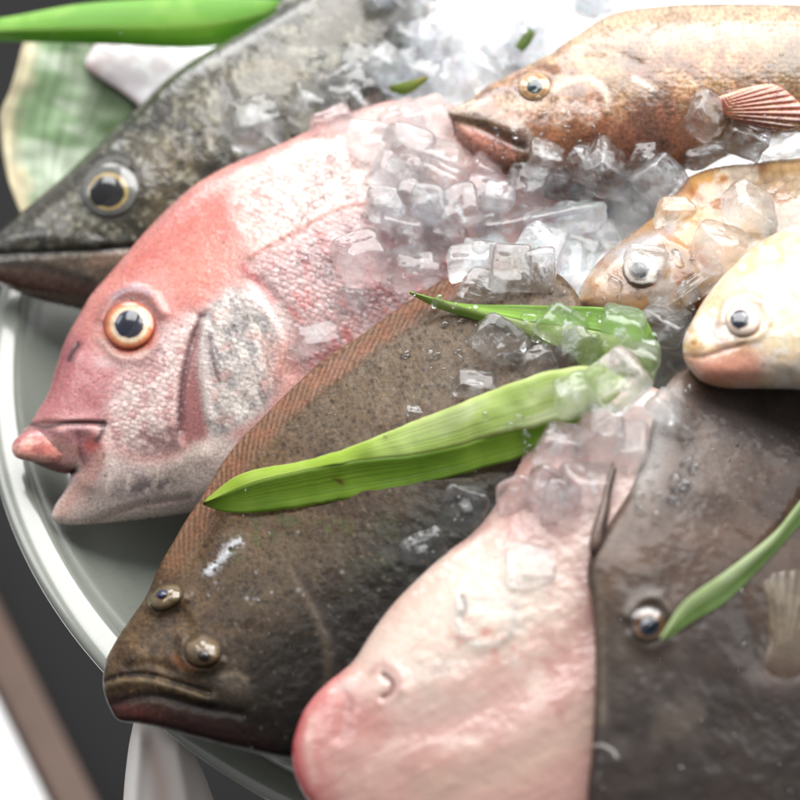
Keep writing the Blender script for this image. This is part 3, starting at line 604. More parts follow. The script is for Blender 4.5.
# ------------------------------------------------------------------ pale fish, blind side up
M_PALE = fish_mat('pale_skin', sss=.45, scale_px=3.4, scale_rot=.7, coat=.7, speck=.05, speck_px=5, bump=.12, wet=.7)
PALE = [(292,748),(296,730),(303,712),(314,696),(328,682),(342,671),(354,660),(368,638),(384,615),(400,596),(416,580),(434,563),(452,548),(471,534),(488,515),(504,492),(518,466),(530,440),(544,418),(562,400),(590,390),(640,384),(690,410),(720,540),(740,640),(720,760),(660,860),(560,900),(440,900),(360,860),(325,822),(305,796),(294,772)]
PL_PALE = Plane((300,740,158),(487,526,131),(590,800,178))
pale = root('flatfish', 'pale pinkish white fish with red lips lying blind side up between flounder and filefish', 'fish', P(470,680,.15))
def paint_pale(F):
    X, Y = F.X, F.Y
    F.col((228,190,178)); F.col((236,206,194), F.thr(40,.4,.65,1)); F.col((216,170,158), .6*F.thr(60,.5,.7,2))
    F.col((240,224,206), .7*F.reg([(340,690),(400,605),(470,545),(540,560),(560,620),(470,660),(400,690)],30)); F.col((206,200,190), .6*F.blob(500,620,40,34)*F.thr(14,.3,.6,3))
    F.col((206,150,142), .6*F.line([(360,740),(440,735),(520,705),(590,650),(640,600)],22)*F.thr(30,.2,.55,4)); F.col((214,166,154), .8*F.reg([(320,770),(420,760),(540,740),(620,690),(720,760),(560,900),(400,880)],34)); F.col((196,140,132), .3*F.thr(8,.5,.66,5,3,-.5,4)*smooth(690,760,Y))
    F.col((226,196,178), .7*F.line([(430,790),(520,765),(600,715)],18)); F.col((196,140,132), .5*F.thr(10,.52,.68,6)*F.reg([(540,590),(620,540),(620,700),(540,720)],20)); F.col((224,128,116), .6*F.thr(9,.6,.72,7)*F.blob(490,640,50,24)); F.col((150,140,136), .4*F.blob(440,668,36,18,-20)*F.thr(12,.35,.6,8))
    F.col((204,146,140), .5*F.reg([(520,450),(580,410),(600,470),(560,540),(510,540),(495,500)],16)); F.col((180,120,118), .6*F.line([(488,524),(475,534),(455,546)],5))
    F.col((206,128,124), .6*F.blob(350,720,50,30,-40)); F.col((230,130,128), .85*np.exp(-(seg_dist(X,Y,catmull([(330,682),(305,712),(294,748),(306,796),(330,830)]))[0]/24)**2)); F.col((206,70,80), .6*np.exp(-(seg_dist(X,Y,catmull([(300,716),(293,748),(300,785),(318,815)]))[0]/6)**2))
    F.col((240,196,184), .7*F.line([(314,716),(308,745),(314,780)],5)); F.col((244,232,224), .7*F.blob(346,684,16,6,-25))
    F.col((150,96,92), .85*F.line([(384,676),(391,683),(390,693),(383,698)],3.)); F.col((196,140,134), .7*F.line([(374,672),(384,664),(396,672),(400,688)],5)); F.col((140,130,130), .75*F.line([(462,598),(464,608),(461,618)],3)); F.col((170,166,160), .6*F.line([(458,600),(457,622),(468,640),(490,646),(510,634),(514,612)],4)); F.col((180,176,170), .5*F.line([(470,604),(495,598),(515,606)],4))
    F.col((238,232,226), .9*F.dots(70,(400,570,560,700),.9,1.8,9)*F.thr(14,.5,.6,9))
    F.add(-1.8, F.line([(384,676),(391,683),(390,693),(383,698)],3)); F.add(.8, F.line([(374,674),(384,664),(397,672),(402,690)],6)); F.add(.7, F.line([(458,600),(456,624),(468,642),(492,648),(512,634)],7)); F.add(1.2, F.blob(488,622,28,20)); F.add(-1.2, F.line([(462,598),(464,608),(461,618)],3))
    F.add(1.6, F.line([(430,770),(520,735),(620,665)],22)); F.add(-1.2, F.line([(380,735),(470,715),(560,660),(600,620)],18)); F.add(1.2, F.line([(345,690),(400,690),(460,680)],18)); F.add(-1.6, F.line([(336,684),(346,704),(340,735)],8)); F.add(.6, F.nz(30,11)); F.add(.4, F.nz(9,12)); F.add(.5, F.nz(8,13,3,-.5,5))
    F.C *= .63; F.scl = .35*smooth(560, 640, X+.2*(Y-600)); F.rough[:] = .3; F.spk[:] = .4
o_, h_pale = sheet('body', PALE, .0185, PL_PALE, paint_pale, M_PALE, pale, 1.4, .7, .45)

# ------------------------------------------------------------------ filefish
M_FILE = fish_mat('filefish_skin', sss=.04, scale_px=2.6, scale_rot=.3, coat=.2, speck=.28, speck_px=2.6, bump=.12, wet=.22, rgh=1.2, spec=.15)
FILEF = [(652,421),(648,440),(643,458),(636,476),(628,494),(618,510),(605,529),(592,550),(588,562),(587,578),(591,600),(594,630),(595,670),(594,712),(591,756),(587,800),(592,850),(630,910),(720,940),(840,920),(930,840),(980,700),(980,560),(930,440),(860,370),(800,345),(740,345),(700,360),(672,378),(660,398)]
PL_FILE = Plane((592,552,161),(590,800,199),(800,650,143))
filef = root('filefish', 'grey brown leathery filefish with long dorsal spine and small bronze eye, at the right', 'fish', P(740,640,.15))
def paint_file(F):
    X, Y = F.X, F.Y
    F.col((98,74,58)); F.col((74,56,46), F.thr(50,.4,.65,1)); F.col((112,96,86), .6*F.thr(34,.52,.72,2,3,1.1,2)); F.col((128,114,106), .6*F.reg([(655,425),(700,400),(740,440),(700,520),(640,550),(606,540),(630,495)],26)*F.thr(22,.3,.6,3)); F.col((196,190,186), .8*F.line([(664,398),(652,440),(640,475)],16))  # last stroke: pale sheen at the upper left, painted in
    F.col((44,38,36), .9*smooth(540, 720, Y+.12*(X-600))); F.col((56,50,50), .6*F.blob(720,640,60,90,20)*F.thr(40,.35,.6,4)); F.col((48,44,46), .7*F.reg([(690,390),(800,380),(830,460),(760,450),(700,420)],16))  # last patch: shadow below the silver fish, painted dark
    F.col((104,92,82), .5*F.blob(680,720,60,30,-20)*F.thr(30,.35,.6,5)); F.col((84,74,66), .6*F.blob(620,640,18,60)); F.col((126,112,98), .5*F.line([(598,580),(600,640),(602,720)],6)); F.col((150,140,138), .35*F.dots(160,(600,430,800,560),.9,1.8,6))
    F.col((80,70,64), .8*F.blob(650,624,30,27,0,4)); F.col((120,108,98), .5*F.line([(632,604),(650,597),(668,604)],4)); F.col((62,50,44), .7*F.blob(745,640,14,36,-20)); F.col((52,44,40), .6*F.line([(742,618),(750,640),(758,668)],7)); F.col((186,180,176), .9*F.line([(590,746),(602,745),(612,750),(617,757)],1.4))
    F.col((126,112,106), .8*F.blob(784,672,24,18))
    F.add(2.4, F.line([(630,616),(640,600),(660,598),(672,614)],6)); F.add(1.4, F.line([(632,636),(650,648),(668,640)],6)); F.add(2.2, F.nz(60,7)); F.add(.35, F.nz(6,8)); F.add(-.8, F.line([(742,612),(750,640),(758,670)],9)); F.add(2, F.blob(790,675,26,20)); F.add(-1.2, F.line([(660,440),(640,500),(625,545)],10)); F.add(.9, F.nz(20,9))
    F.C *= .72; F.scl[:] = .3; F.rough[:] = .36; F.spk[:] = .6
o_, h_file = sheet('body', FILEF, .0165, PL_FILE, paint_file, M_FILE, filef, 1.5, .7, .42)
eye(filef, PL_FILE, h_file, 649,624,21,19.5,10,.0036,[(0,(26,34,60)),(.42,(30,36,60)),(.48,(56,40,30)),(.6,(104,74,46)),(.72,(84,60,42)),(.84,(66,58,54)),(1,(74,66,62))],9.5,(1,3),(14,18,34),(24,32,56))
def spine_p(F): F.col((92,74,66)); F.col((60,48,46), F.thr(5,.45,.6,1,2,1.9,4)); F.col((140,122,110), .5*F.line([(612,468),(604,500),(598,540)],2)); F.add(.5, F.nz(3,2)); F.spk[:] = .5
sheet('dorsal_spine', [(613,462),(616,470),(612,490),(610,510),(606,530),(600,548),(592,556),(589,546),(592,528),(599,508),(604,488),(609,470)], .003, Plane((592,552,166),(590,800,204),(800,650,148)), spine_p, M_FILE, filef, .9)
def pfin_p(F):
    F.col((86,74,60)); r, nx, ny, sd = 0, 0, 0, 0; an = np.arctan2(F.X-782, 690-F.Y); k = .5+.5*np.sin(an*70); F.col((82,72,60), .6*smooth(.5,.9,k)); F.H += .0003*k; F.col((116,104,84), .4*F.thr(12,.5,.7,2)); F.rough[:] = .3; F.col((76,62,52), smooth(630,672,F.Y))
sheet('pectoral_fin', [(764,668),(768,640),(765,610),(762,582),(772,572),(790,568),(812,570),(826,590),(822,630),(812,668),(800,684),(780,686)], .003, Plane((592,552,181),(590,800,219),(800,650,163)), pfin_p, M_FILE, filef, 1.2)

# ------------------------------------------------------------------ brown rockfish at the back
M_ROCK = fish_mat('rockfish_skin', sss=.1, scale_px=5, scale_rot=0., scale_sx=1.2, coat=.4, speck=.45, speck_px=4, bump=.25, wet=.9, spec=.4)
ROCK = [(446,113),(455,106),(468,100),(490,84),(520,69),(549,54),(562,44),(588,27),(604,18),(622,11),(650,7),(700,4),(760,4),(820,6),(900,12),(960,26),(1000,44),(1000,90),(940,122),(860,140),(800,138),(760,146),(700,166),(660,178),(600,184),(550,182),(510,172),(475,156),(458,138),(452,124)]
PL_ROCK = Plane((450,115,2),(800,60,8),(700,140,14))
rock = root('rockfish', 'brown mottled rockfish with thick pale lips and reddish fin, lying behind the ice', 'fish', P(650,90,0))
def paint_rock(F):
    X, Y = F.X, F.Y
    F.col((160,112,74)); F.col((128,80,50), F.thr(30,.42,.66,1)); F.col((206,162,116), .6*F.thr(12,.5,.68,2)); F.col((196,176,150), .6*smooth(60, 20, Y-.1*(700-X))); F.col((120,84,56), .5*F.thr(7,.55,.68,3)*smooth(30,60,Y))
    F.col((128,108,80), .8*F.blob(800,62,40,34)); F.col((150,122,70), .35*F.thr(16,.5,.68,4)*smooth(40,60,Y)); F.col((126,74,54), .8*F.reg([(520,150),(600,120),(700,110),(690,170),(560,186)],18)); F.col((90,58,44), .75*F.reg([(640,90),(672,96),(668,150),(646,170),(634,120)],9)); F.col((96,66,48), .6*F.blob(625,60,20,14,20))
    F.col((160,98,62), .6*F.reg([(490,110),(560,96),(600,90),(608,120),(580,140),(530,150)],12)); F.col((214,196,180), .7*F.dots(70,(500,98,600,124),1.5,3.2,5)); F.col((200,178,164), .6*F.line([(552,104),(574,106),(596,114)],5)); F.col((206,170,136), .7*F.line([(500,100),(530,106),(556,100)],5))
    F.col((96,72,50), .85*F.line([(450,114),(470,116),(495,124),(515,134),(524,146)],10)); F.col((190,128,108), .9*F.reg([(452,124),(480,134),(508,148),(520,160),(492,164),(464,146)],5)); F.col((190,110,104), .5*F.line([(470,130),(495,140),(512,148)],4)); F.col((126,100,90), .9*F.blob(521,138,10,12)); F.col((186,170,160), .7*F.line([(512,128),(522,126),(530,136),(528,150)],3)); F.col((206,190,176), .6*F.line([(450,110),(470,104),(490,100)],4))
    F.col((90,54,34), .8*F.line([(478,98),(500,90),(516,90)],3)); F.col((84,50,34), .8*F.line([(540,66),(552,70),(552,80)],4)); F.col((222,206,186), .7*F.line([(512,96),(530,100),(550,92)],4)); F.col((130,84,54), .8*F.blob(534,86,22,18,0,4)); F.col((216,190,160), .8*F.line([(552,90),(572,80),(592,80),(606,92),(608,108)],4)); F.col((110,80,58), .7*F.blob(574,92,18,8))
    F.col((226,216,206), .85*F.line([(634,78),(644,83),(654,90)],3)); F.col((120,64,50), .8*F.line([(640,70),(650,78),(660,82)],3)); F.col((150,90,64), .5*F.thr(5,.5,.64,7,2,1.2,5)*F.reg([(640,105),(700,110),(690,170),(646,170)],8))
    F.add(-2.4, F.line([(452,120),(480,128),(510,142),(524,148)],4)); F.add(2.8, F.line([(448,112),(480,117),(514,131)],9)); F.add(3, F.line([(456,132),(480,148),(510,162)],9)); F.add(1.2, F.lip([(560,92),(596,80),(610,98),(604,128),(580,146)],24,True)); F.add(.6, F.lip([(600,50),(640,80),(652,110),(640,160)],26,True)); F.add(2.4, F.line([(514,92),(520,76),(536,70),(552,78),(554,94)],6)); F.add(1.2, F.nz(24,8)); F.add(.6, F.nz(8,9)); F.add(-2, F.line([(560,64),(600,50),(640,64)],6))
    F.mul(.62, .7*F.thr(18,.5,.68,77)); F.C *= .85; F.scl = .5*F.reg([(610,50),(660,12),(960,16),(1000,90),(800,134),(680,130)],14); F.rough[:] = .27; F.spk[:] = .6
o_, h_rock = sheet('body', ROCK, .027, PL_ROCK, paint_rock, M_ROCK, rock, 1.5)
eye(rock, PL_ROCK, h_rock, 534,86,17,15.5,-6,.0055,[(0,(30,50,54)),(.42,(34,54,56)),(.5,(176,140,100)),(.66,(150,108,66)),(.84,(196,160,120)),(1,(110,76,50))],8,(1,1),(26,46,52),(56,80,80))
def rfin(F):
    an = np.arctan2(F.Y-112, F.X-690); k = .5+.5*np.sin(an*95); F.col((156,84,58)); F.col((96,52,40), .6*smooth(.5,.95,k)); F.col((70,40,36), .7*smooth(108,126,F.Y)); F.col((206,160,136), .8*F.line([(717,97),(747,88),(772,85)],3)); F.col((190,160,110), .5*smooth(.3,.1,k)*F.thr(6,.5,.6,2)); F.H += .0007*k; F.rough[:] = .3; F.spk[:] = .4
sheet('pectoral_fin', [(716,99),(732,92),(748,87),(774,84),(792,95),(806,112),(800,126),(778,131),(752,126),(730,119),(718,110)], .003, Plane((450,115,34),(800,60,38),(700,140,44)), rfin, M_ROCK, rock, 1.1)

# ------------------------------------------------------------------ the two silver fish on the right
M_SILV = fish_mat('silver_skin', sss=.15, scale_px=9, scale_rot=.1, scale_sx=1.1, coat=.6, speck=.12, speck_px=4, bump=.25, wet=.5)
MUL = [(577,303),(580,290),(587,276),(598,262),(612,249),(628,236),(644,224),(660,210),(676,190),(690,176),(720,166),(756,162),(800,158),(880,156),(960,170),(1000,200),(980,250),(900,290),(800,312),(720,324),(660,328),(620,322),(592,313)]
PL_MUL = Plane((585,290,60),(644,225,44),(740,300,66))
mul = root('mullet', 'silvery fish half buried under clear ice cubes, one cube right over its eye', 'fish', P(740,240,.05))
def paint_mul(F):
    X, Y = F.X, F.Y
    F.col((214,164,104)); F.col((164,104,56), F.thr(26,.45,.68,1)); F.col((226,220,208), .6*F.thr(16,.5,.66,2)); F.col((190,160,136), .6*F.reg([(580,300),(610,255),(640,240),(664,250),(650,290),(600,318)],10)); F.col((206,206,214), .8*F.line([(622,252),(646,240),(668,234)],8))
    F.col((206,146,66), .8*F.blob(700,214,34,8,8)); F.col((196,128,70), .6*F.line([(664,238),(690,250),(712,270)],10)*F.thr(6,.4,.6,3,2,.8,5)); F.col((120,96,76), .6*F.line([(660,250),(684,256),(694,290)],5)); F.col((150,140,116), .7*F.reg([(740,180),(800,165),(980,180),(980,260),(800,280),(760,230)],16)); F.col((196,140,90), .7*F.blob(596,284,9,7)); F.col((190,120,84), .6*F.blob(778,205,14,16))
    F.add(2, F.lip([(664,230),(694,250),(704,290),(690,318)],22)); F.add(1, F.nz(18,4)); F.add(1.2, F.blob(596,284,9,8)); F.add(1.5, F.line([(622,252),(660,234)],9))
    F.C *= .6; F.scl = 1.*F.reg([(720,170),(980,165),(1000,250),(800,300),(740,240)],14); F.rough[:] = .24; F.spk[:] = .5
o_, h_mul = sheet('body', MUL, .024, PL_MUL, paint_mul, M_SILV, mul, 1.5)
eye(mul, PL_MUL, h_mul, 641,270,20,18,10,.0065,[(0,(24,26,34)),(.4,(30,32,40)),(.48,(226,220,206)),(.74,(222,210,196)),(.82,(70,60,60)),(.92,(150,130,116)),(1,(190,170,150))],9,(-1,0),(14,15,20),(26,28,34))
SIL = [(682,348),(684,336),(690,324),(698,309),(707,295),(717,282),(728,270),(742,256),(759,242),(780,231),(804,222),(840,212),(900,204),(980,210),(1040,240),(1060,300),(1020,350),(940,384),(860,394),(800,390),(756,389),(732,389),(716,387),(700,381),(690,370),(684,360)]
PL_SIL = Plane((686,350,116),(800,230,84),(756,388,124))
sil = root('mullet', 'pale golden silvery fish with orange lower jaw, head resting on top of the filefish', 'fish', P(800,310,.1))
def paint_sil(F):
    X, Y = F.X, F.Y
    F.col((226,204,172)); F.col((208,176,128), .6*F.thr(24,.45,.68,1)); F.col((236,230,222), .7*F.thr(14,.5,.66,2)); F.col((214,178,116), .55*F.thr(10,.52,.68,3)*F.reg([(700,305),(760,245),(840,215),(860,300),(780,330),(776,290),(730,290)],14))
    F.col((214,190,140), .7*F.blob(790,315,26,20)); F.col((190,206,190), .45*F.blob(800,338,26,14)*F.thr(9,.4,.6,4)); F.col((226,216,210), .6*F.blob(800,370,50,12)); F.col((204,130,110), .85*F.reg([(683,356),(700,358),(724,352),(748,350),(760,364),(752,384),(716,388),(694,376)],15)); F.col((206,140,116), .6*F.thr(9,.45,.65,5)*F.blob(722,370,30,14)); F.col((222,160,136), .7*F.blob(745,368,20,14))
    F.col((150,120,126), .5*F.line([(718,325),(716,338),(726,346)],6)); F.col((130,84,70), .7*F.line([(683,354),(700,357),(724,350),(744,344)],2.2)); F.col((214,160,86), .85*F.blob(695,344,9,8)); F.col((110,76,50), .8*F.blob(693,343,2.6,2.2)); F.col((206,186,176), .9*F.blob(743,318,22,21,0,4)); F.col((196,170,150), .5*F.line([(722,318),(726,300),(744,292),(764,302),(770,320)],4)); F.col((150,110,70), .6*F.line([(790,288),(806,310),(806,345)],3))
    F.add(-.8, F.line([(683,354),(700,357),(724,350),(744,344)],3)); F.add(1.6, F.blob(696,344,9,8)); F.add(-.8, F.blob(694,343,3)); F.add(1.8, F.line([(722,320),(728,302),(744,295),(762,303),(768,320),(758,336),(740,340)],5)); F.add(2, F.lip([(784,270),(806,300),(808,345),(796,380)],20)); F.add(.8, F.nz(18,6)); F.add(.4, F.nz(7,7)); F.add(1.3, F.blob(718,370,28,10))
    F.C *= .8; F.scl = .7*F.reg([(800,224),(980,212),(1040,290),(900,384),(810,380)],14); F.rough[:] = .2; F.spk[:] = .5
o_, h_sil = sheet('body', SIL, .025, PL_SIL, paint_sil, M_SILV, sil, 1.3)
eye(sil, PL_SIL, h_sil, 743,319,19,18,5,.0062,[(0,(50,60,84)),(.42,(60,66,84)),(.48,(120,90,70)),(.55,(232,214,196)),(.8,(236,216,200)),(.92,(206,170,150)),(1,(190,150,130))],9.5,(-3,0),(16,20,30),(44,54,76))

# ------------------------------------------------------------------ the plate
def lathe(name, prof, cx, cy, mat, seg=360):
    pr = np.array(prof); th = np.linspace(0, 2*math.pi, seg, endpoint=False); n = len(pr)
    V = np.stack([np.outer(np.cos(th), pr[:, 0])+cx, np.outer(np.sin(th), pr[:, 0])+cy, np.tile(pr[:, 1], (seg, 1))], -1).reshape(-1, 3)
    i, j = np.meshgrid(np.arange(seg), np.arange(n-1), indexing='ij'); i = i.ravel(); j = j.ravel(); k = (i+1) % seg
    return mesh_obj(name, V, np.stack([i*n+j, k*n+j, k*n+j+1, i*n+j+1], 1), mat, None, (cx, cy, 0))
def plate_mat():
    m, nt, b = new_mat('celadon_glaze'); L = nt.links.new
    tc = N(nt, 'ShaderNodeTexCoord'); nz = N(nt, 'ShaderNodeTexNoise', Scale=18., Detail=3.); L(tc.outputs['Object'], nz.inputs['Vector'])
    ad = N(nt, 'ShaderNodeVectorMath', operation='MULTIPLY_ADD'); L(nz.outputs['Color'], ad.inputs[0]); ad.inputs[1].default_value = (.02, .02, .02); L(tc.outputs['Object'], ad.inputs[2])
    vo = N(nt, 'ShaderNodeTexVoronoi', Scale=75., feature='DISTANCE_TO_EDGE'); L(ad.outputs[0], vo.inputs['Vector'])
    cr = N(nt, 'ShaderNodeMapRange'); cr.inputs[1].default_value = 0.; cr.inputs[2].default_value = .035; cr.inputs[3].default_value = .92; cr.inputs[4].default_value = 1.; L(vo.outputs['Distance'], cr.inputs[0])
    mr = N(nt, 'ShaderNodeMapRange'); mr.inputs[3].default_value = .85; mr.inputs[4].default_value = 1.12; L(nz.outputs['Fac'], mr.inputs[0])
    vm = N(nt, 'ShaderNodeVectorMath', operation='SCALE'); vm.inputs[0].default_value = tuple(lin(124,128,120)); L(mathn(nt, 'MULTIPLY', cr.outputs[0], mr.outputs[0]), vm.inputs['Scale'])
    L(vm.outputs[0], b.inputs['Base Color']); b.inputs['Roughness'].default_value = .22; b.inputs['Coat Weight'].default_value = .6; b.inputs['Coat Roughness'].default_value = .08
    bp = N(nt, 'ShaderNodeBump', Strength=.1, Distance=.002); L(nz.outputs['Fac'], bp.inputs['Height']); L(bp.outputs[0], b.inputs['Normal'])
    return m
PCX, PCY = .1, .07
plate = lathe('plate', [(.0005,.010),(.12,.010),(.21,.0115),(.245,.014),(.268,.019),(.282,.0255),(.2895,.0315),(.2922,.0348),(.2932,.0362),(.2945,.0369),(.2965,.0367),(.300,.0371),(.3035,.0369),(.3060,.0362),(.3074,.0348),(.3076,.0332),(.3066,.0318),(.304,.030),(.290,.022),(.26,.008),(.22,-.002),(.19,-.006),(.188,-.018),(.180,-.018),(.178,-.006),(.0005,-.006)], PCX, PCY, plate_mat())
tag(plate, 'round celadon grey green glazed plate with crackle and rolled rim, carrying all the fish', 'plate')
# ------------------------------------------------------------------ what lies below and behind the plate
FZ = -.7
def atz(x, y, z):
    r = rays(x, y); return CAM+r*((z-CAM[2])/r[..., 2])[..., None]
def slab(name, poly, z0, z1, mat, nsub=1):
    p = np.array(poly); n = len(p); V = [(x, y, z1) for x, y in p]+[(x, y, z0) for x, y in p]
    F = [tuple(range(n)), tuple(range(2*n-1, n-1, -1))]+[(i, i+n, (i+1) % n+n, (i+1) % n) for i in range(n)]
    o = mesh_obj(name, V, F, mat, None, (p[:, 0].mean(), p[:, 1].mean(), z0), smooth_sh=False)
    md = o.modifiers.new('bevel', 'BEVEL'); md.width = .006; md.segments = 2
    return o
floor_m = plain('dark_floor', (15,15,16), .95, .2, 6)
slab('floor', [(-2.5,-2.5),(2.8,-2.5),(2.8,4),(-2.5,4)], FZ-.02, FZ, floor_m)['kind'] = 'structure'
def strip(px_a, px_b, z, ext=1.8):
    a, b = atz(*[np.array(v, float) for v in px_a], z)[:2], atz(*[np.array(v, float) for v in px_b], z)[:2]
    t = (b-a)/np.linalg.norm(b-a); return a-t*ext, b+t*ext
zb = FZ+.035
a0, a1 = strip((0,606), (87,780), zb); b0, b1 = strip((0,694), (50,794), zb)
bd = slab('wooden_board', [a0, a1, b1, b0], FZ+.002, zb, plain('brown_wood', (84,60,46), .5, .25, 14)); tag(bd, 'blurred strip of brown wood at the lower left, beside the dark floor', 'board')
nrm = np.array([-(b1-b0)[1], (b1-b0)[0]]); nrm /= np.linalg.norm(nrm); nrm = nrm if nrm[0] < 0 else -nrm
g = .004
wc = slab('white_cloth', [b0*.75+b1*.25+nrm*g, b0*.25+b1*.75+nrm*g, b0*.25+b1*.75+nrm*.5, b0*.75+b1*.25+nrm*.5], FZ+.002, FZ+.03, plain('white_cotton', (244,244,244), .8, .05, 40)); tag(wc, 'plain white cloth in the bottom left corner', 'cloth')
M_NAP = plain('napkin_cotton', (226,222,220), .8, .06, 60, .2, sss=.2)
def nap(F):
    F.col((214,206,202)); F.col((180,158,150), .7*F.line([(150,745),(160,780),(165,830)],9)); F.col((236,234,232), .8*F.line([(138,740),(132,790),(130,840)],7)); F.add(5, F.line([(138,735),(134,790),(132,840)],8)); F.add(-2, F.line([(152,745),(158,790),(162,840)],9)); F.add(4, F.line([(178,752),(186,800),(190,840)],9)); F.rough[:] = .8; F.spk[:] = .1
M_NAPV = fish_mat('napkin_weave', sss=.1, coat=0., speck=.05, bump=.05, rgh=2.)
napk = root('napkin', 'crumpled off white napkin hanging under the plate rim, below the flounder jaw', 'napkin', P(160,770,.05))
sheet('cloth', [(138,716),(131,735),(127,760),(124,790),(122,830),(124,880),(180,890),(230,880),(224,830),(212,795),(200,765),(184,742),(164,722)], .012, Plane((138,720,58),(124,830,66),(220,830,66)), nap, M_NAPV, napk, 2., put=False)

# ------------------------------------------------------------------ ice heap under the fish
def bed():
    c = P(np.array(560.), np.array(215.), np.array(.03)); n = 420
    c2 = atz(np.array(475.), np.array(40.), .12); c3 = atz(np.array(640.), np.array(20.), .09)
    xs = np.linspace(-.40, .40, n); ys = np.linspace(-.30, .50, n); X, Y = np.meshgrid(xs, ys)
    r = np.hypot(X/.17, Y/.17); z1 = .112*np.exp(-r**2*1.15)
    r2 = np.hypot((X+c[0]-c2[0])/.16, (Y+c[1]-c2[1])/.14); z2 = .113*np.exp(-r2**2*1.25)
    r3 = np.hypot((X+c[0]-c3[0])/.16, (Y+c[1]-c3[1])/.12); z3 = .085*np.exp(-r3**2*1.1)
    z = (z1**3+z2**3+z3**3)**(1/3.)
    rn = fbm(X*1000+500, Y*1000+500, 15, 3, 4); k = z > .038; z = z+(rn-.5)*.026
    V = np.stack([X+c[0], Y+c[1], z+.008], -1)
    i, j = np.meshgrid(np.arange(n-1), np.arange(n-1), indexing='ij'); i = i.ravel(); j = j.ravel()
    kk = k[i, j]; i = i[kk]; j = j[kk]
    f = np.stack([i*n+j, i*n+j+1, (i+1)*n+j+1, (i+1)*n+j], 1)
    V = V.reshape(-1, 3); used = np.unique(f); zput_wide(V[used])
    mp = -np.ones(len(V), int); mp[used] = np.arange(len(used))
    return mesh_obj('crushed_ice', V[used], mp[f], ICE_BED, None, c*np.array([1, 1, 0]))
m, nt, b = new_mat('crushed_ice'); ICE_BED = m
tc = N(nt, 'ShaderNodeTexCoord'); n_ = N(nt, 'ShaderNodeTexVoronoi', Scale=70.); nt.links.new(tc.outputs['Object'], n_.inputs['Vector'])
n2_ = N(nt, 'ShaderNodeTexNoise', Scale=60., Detail=5.); nt.links.new(tc.outputs['Object'], n2_.inputs['Vector'])
rmp = N(nt, 'ShaderNodeMapRange'); rmp.inputs[1].default_value = .3; rmp.inputs[2].default_value = .7; rmp.inputs[3].default_value = .62; rmp.inputs[4].default_value = .95; nt.links.new(n2_.outputs['Fac'], rmp.inputs[0])
cxyz = N(nt, 'ShaderNodeCombineColor')
for k_ in range(3): nt.links.new(rmp.outputs[0], cxyz.inputs[k_])
nt.links.new(cxyz.outputs[0], b.inputs['Base Color'])
b.inputs['Roughness'].default_value = .18; b.inputs['Subsurface Weight'].default_value = .4; b.inputs['Subsurface Scale'].default_value = .01
bp_ = N(nt, 'ShaderNodeBump', Strength=.8, Distance=.006); nt.links.new(n_.outputs['Distance'], bp_.inputs['Height']); nt.links.new(bp_.outputs[0], b.inputs['Normal'])
tag(bed(), 'heap of crushed ice beneath the fish', 'ice', kind='stuff')

# ------------------------------------------------------------------ leaves
BAM = leaf_mat('bamboo_leaf', .45, 46., .24); BROAD = leaf_mat('broad_leaf', .25, 14., .35)
def on(pts, off, r=8, deg=2):
    p = np.array([(x, y, zget(x, y, r)*1000) for x, y in pts]); t = np.arange(len(p))/(len(p)-1.)
    f = np.polyval(np.polyfit(t, p[:, 2], min(deg, len(p)-1)), t); f += max(0, np.percentile(p[:, 2]-f, 92)); p[:, 2] = f+off
    return [tuple(v) for v in p]
def shift(ref, pts, dz):
    r = np.array(ref); return [(x, y, float(np.interp(x, *zip(*sorted(zip(r[:, 0], r[:, 2])))))+dz) for x, y in pts]
def gcol(base, light, edge=None, spots=None, seed=1, mid=None, pale=None):
    def f(u, v, x, y):
        C = np.tile(lin(base), (len(u), 1)); k = fbm(x, y, 30, seed, 3)[:, None]; C = C*(1-.6*smooth(.4, .7, k))+lin(light)*.6*smooth(.4, .7, k)
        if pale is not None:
            q = (smooth(.3, .8, v)*(.35+.65*smooth(.35, .6, fbm(u*60+30, v*220, 22, seed+4, 3))))[:, None]*.85; C = C*(1-q)+lin(pale)*q  # sheen painted in: pale colour growing along the blade
        if mid is not None:
            m_ = np.exp(-((u-mid[0])/mid[1])**2)[:, None]*.8; C = C*(1-m_)+lin(mid[2])*m_
        if edge is not None:
            e = np.maximum(smooth(.08, 0, u), smooth(.92, 1, u))[:, None]; C = C*(1-e*.7)+lin(edge)*e*.7
        if spots is not None:
            for sx, sy, sr in spots:
                s_ = np.exp(-((x-sx)**2+((y-sy)*1.5)**2)/sr**2)[:, None]; C = C*(1-s_)+lin(120,70,40)*s_
        return C
    return f
# rear folded leaf
fb = [(409,292,66),(470,308,80),(530,322,92),(590,330,99),(636,342,104),(659,352,105)]
rl = root('bamboo_leaf', 'green bamboo leaf with long thin tip pointing left, upper of the two crossing the flounder', 'leaf', P(530,320,.08))
lb_u = shift(fb, [(409,291),(459,303),(520,305),(560,306),(610,308),(642,315),(658,346)], -3); lb_l = shift(fb, [(410,294),(437,308),(494,326),(534,343),(560,362),(610,384),(642,386),(659,358)], -3)
loft('upper_blade', [lb_u, fb], BAM, gcol((140,190,64),(166,208,90),None,None,3), rl, bow=-1, wob=1.5)
loft('lower_blade', [fb, lb_l], BAM, gcol((176,208,100),(216,232,160),None,None,4), rl, bow=1.5, wob=2)
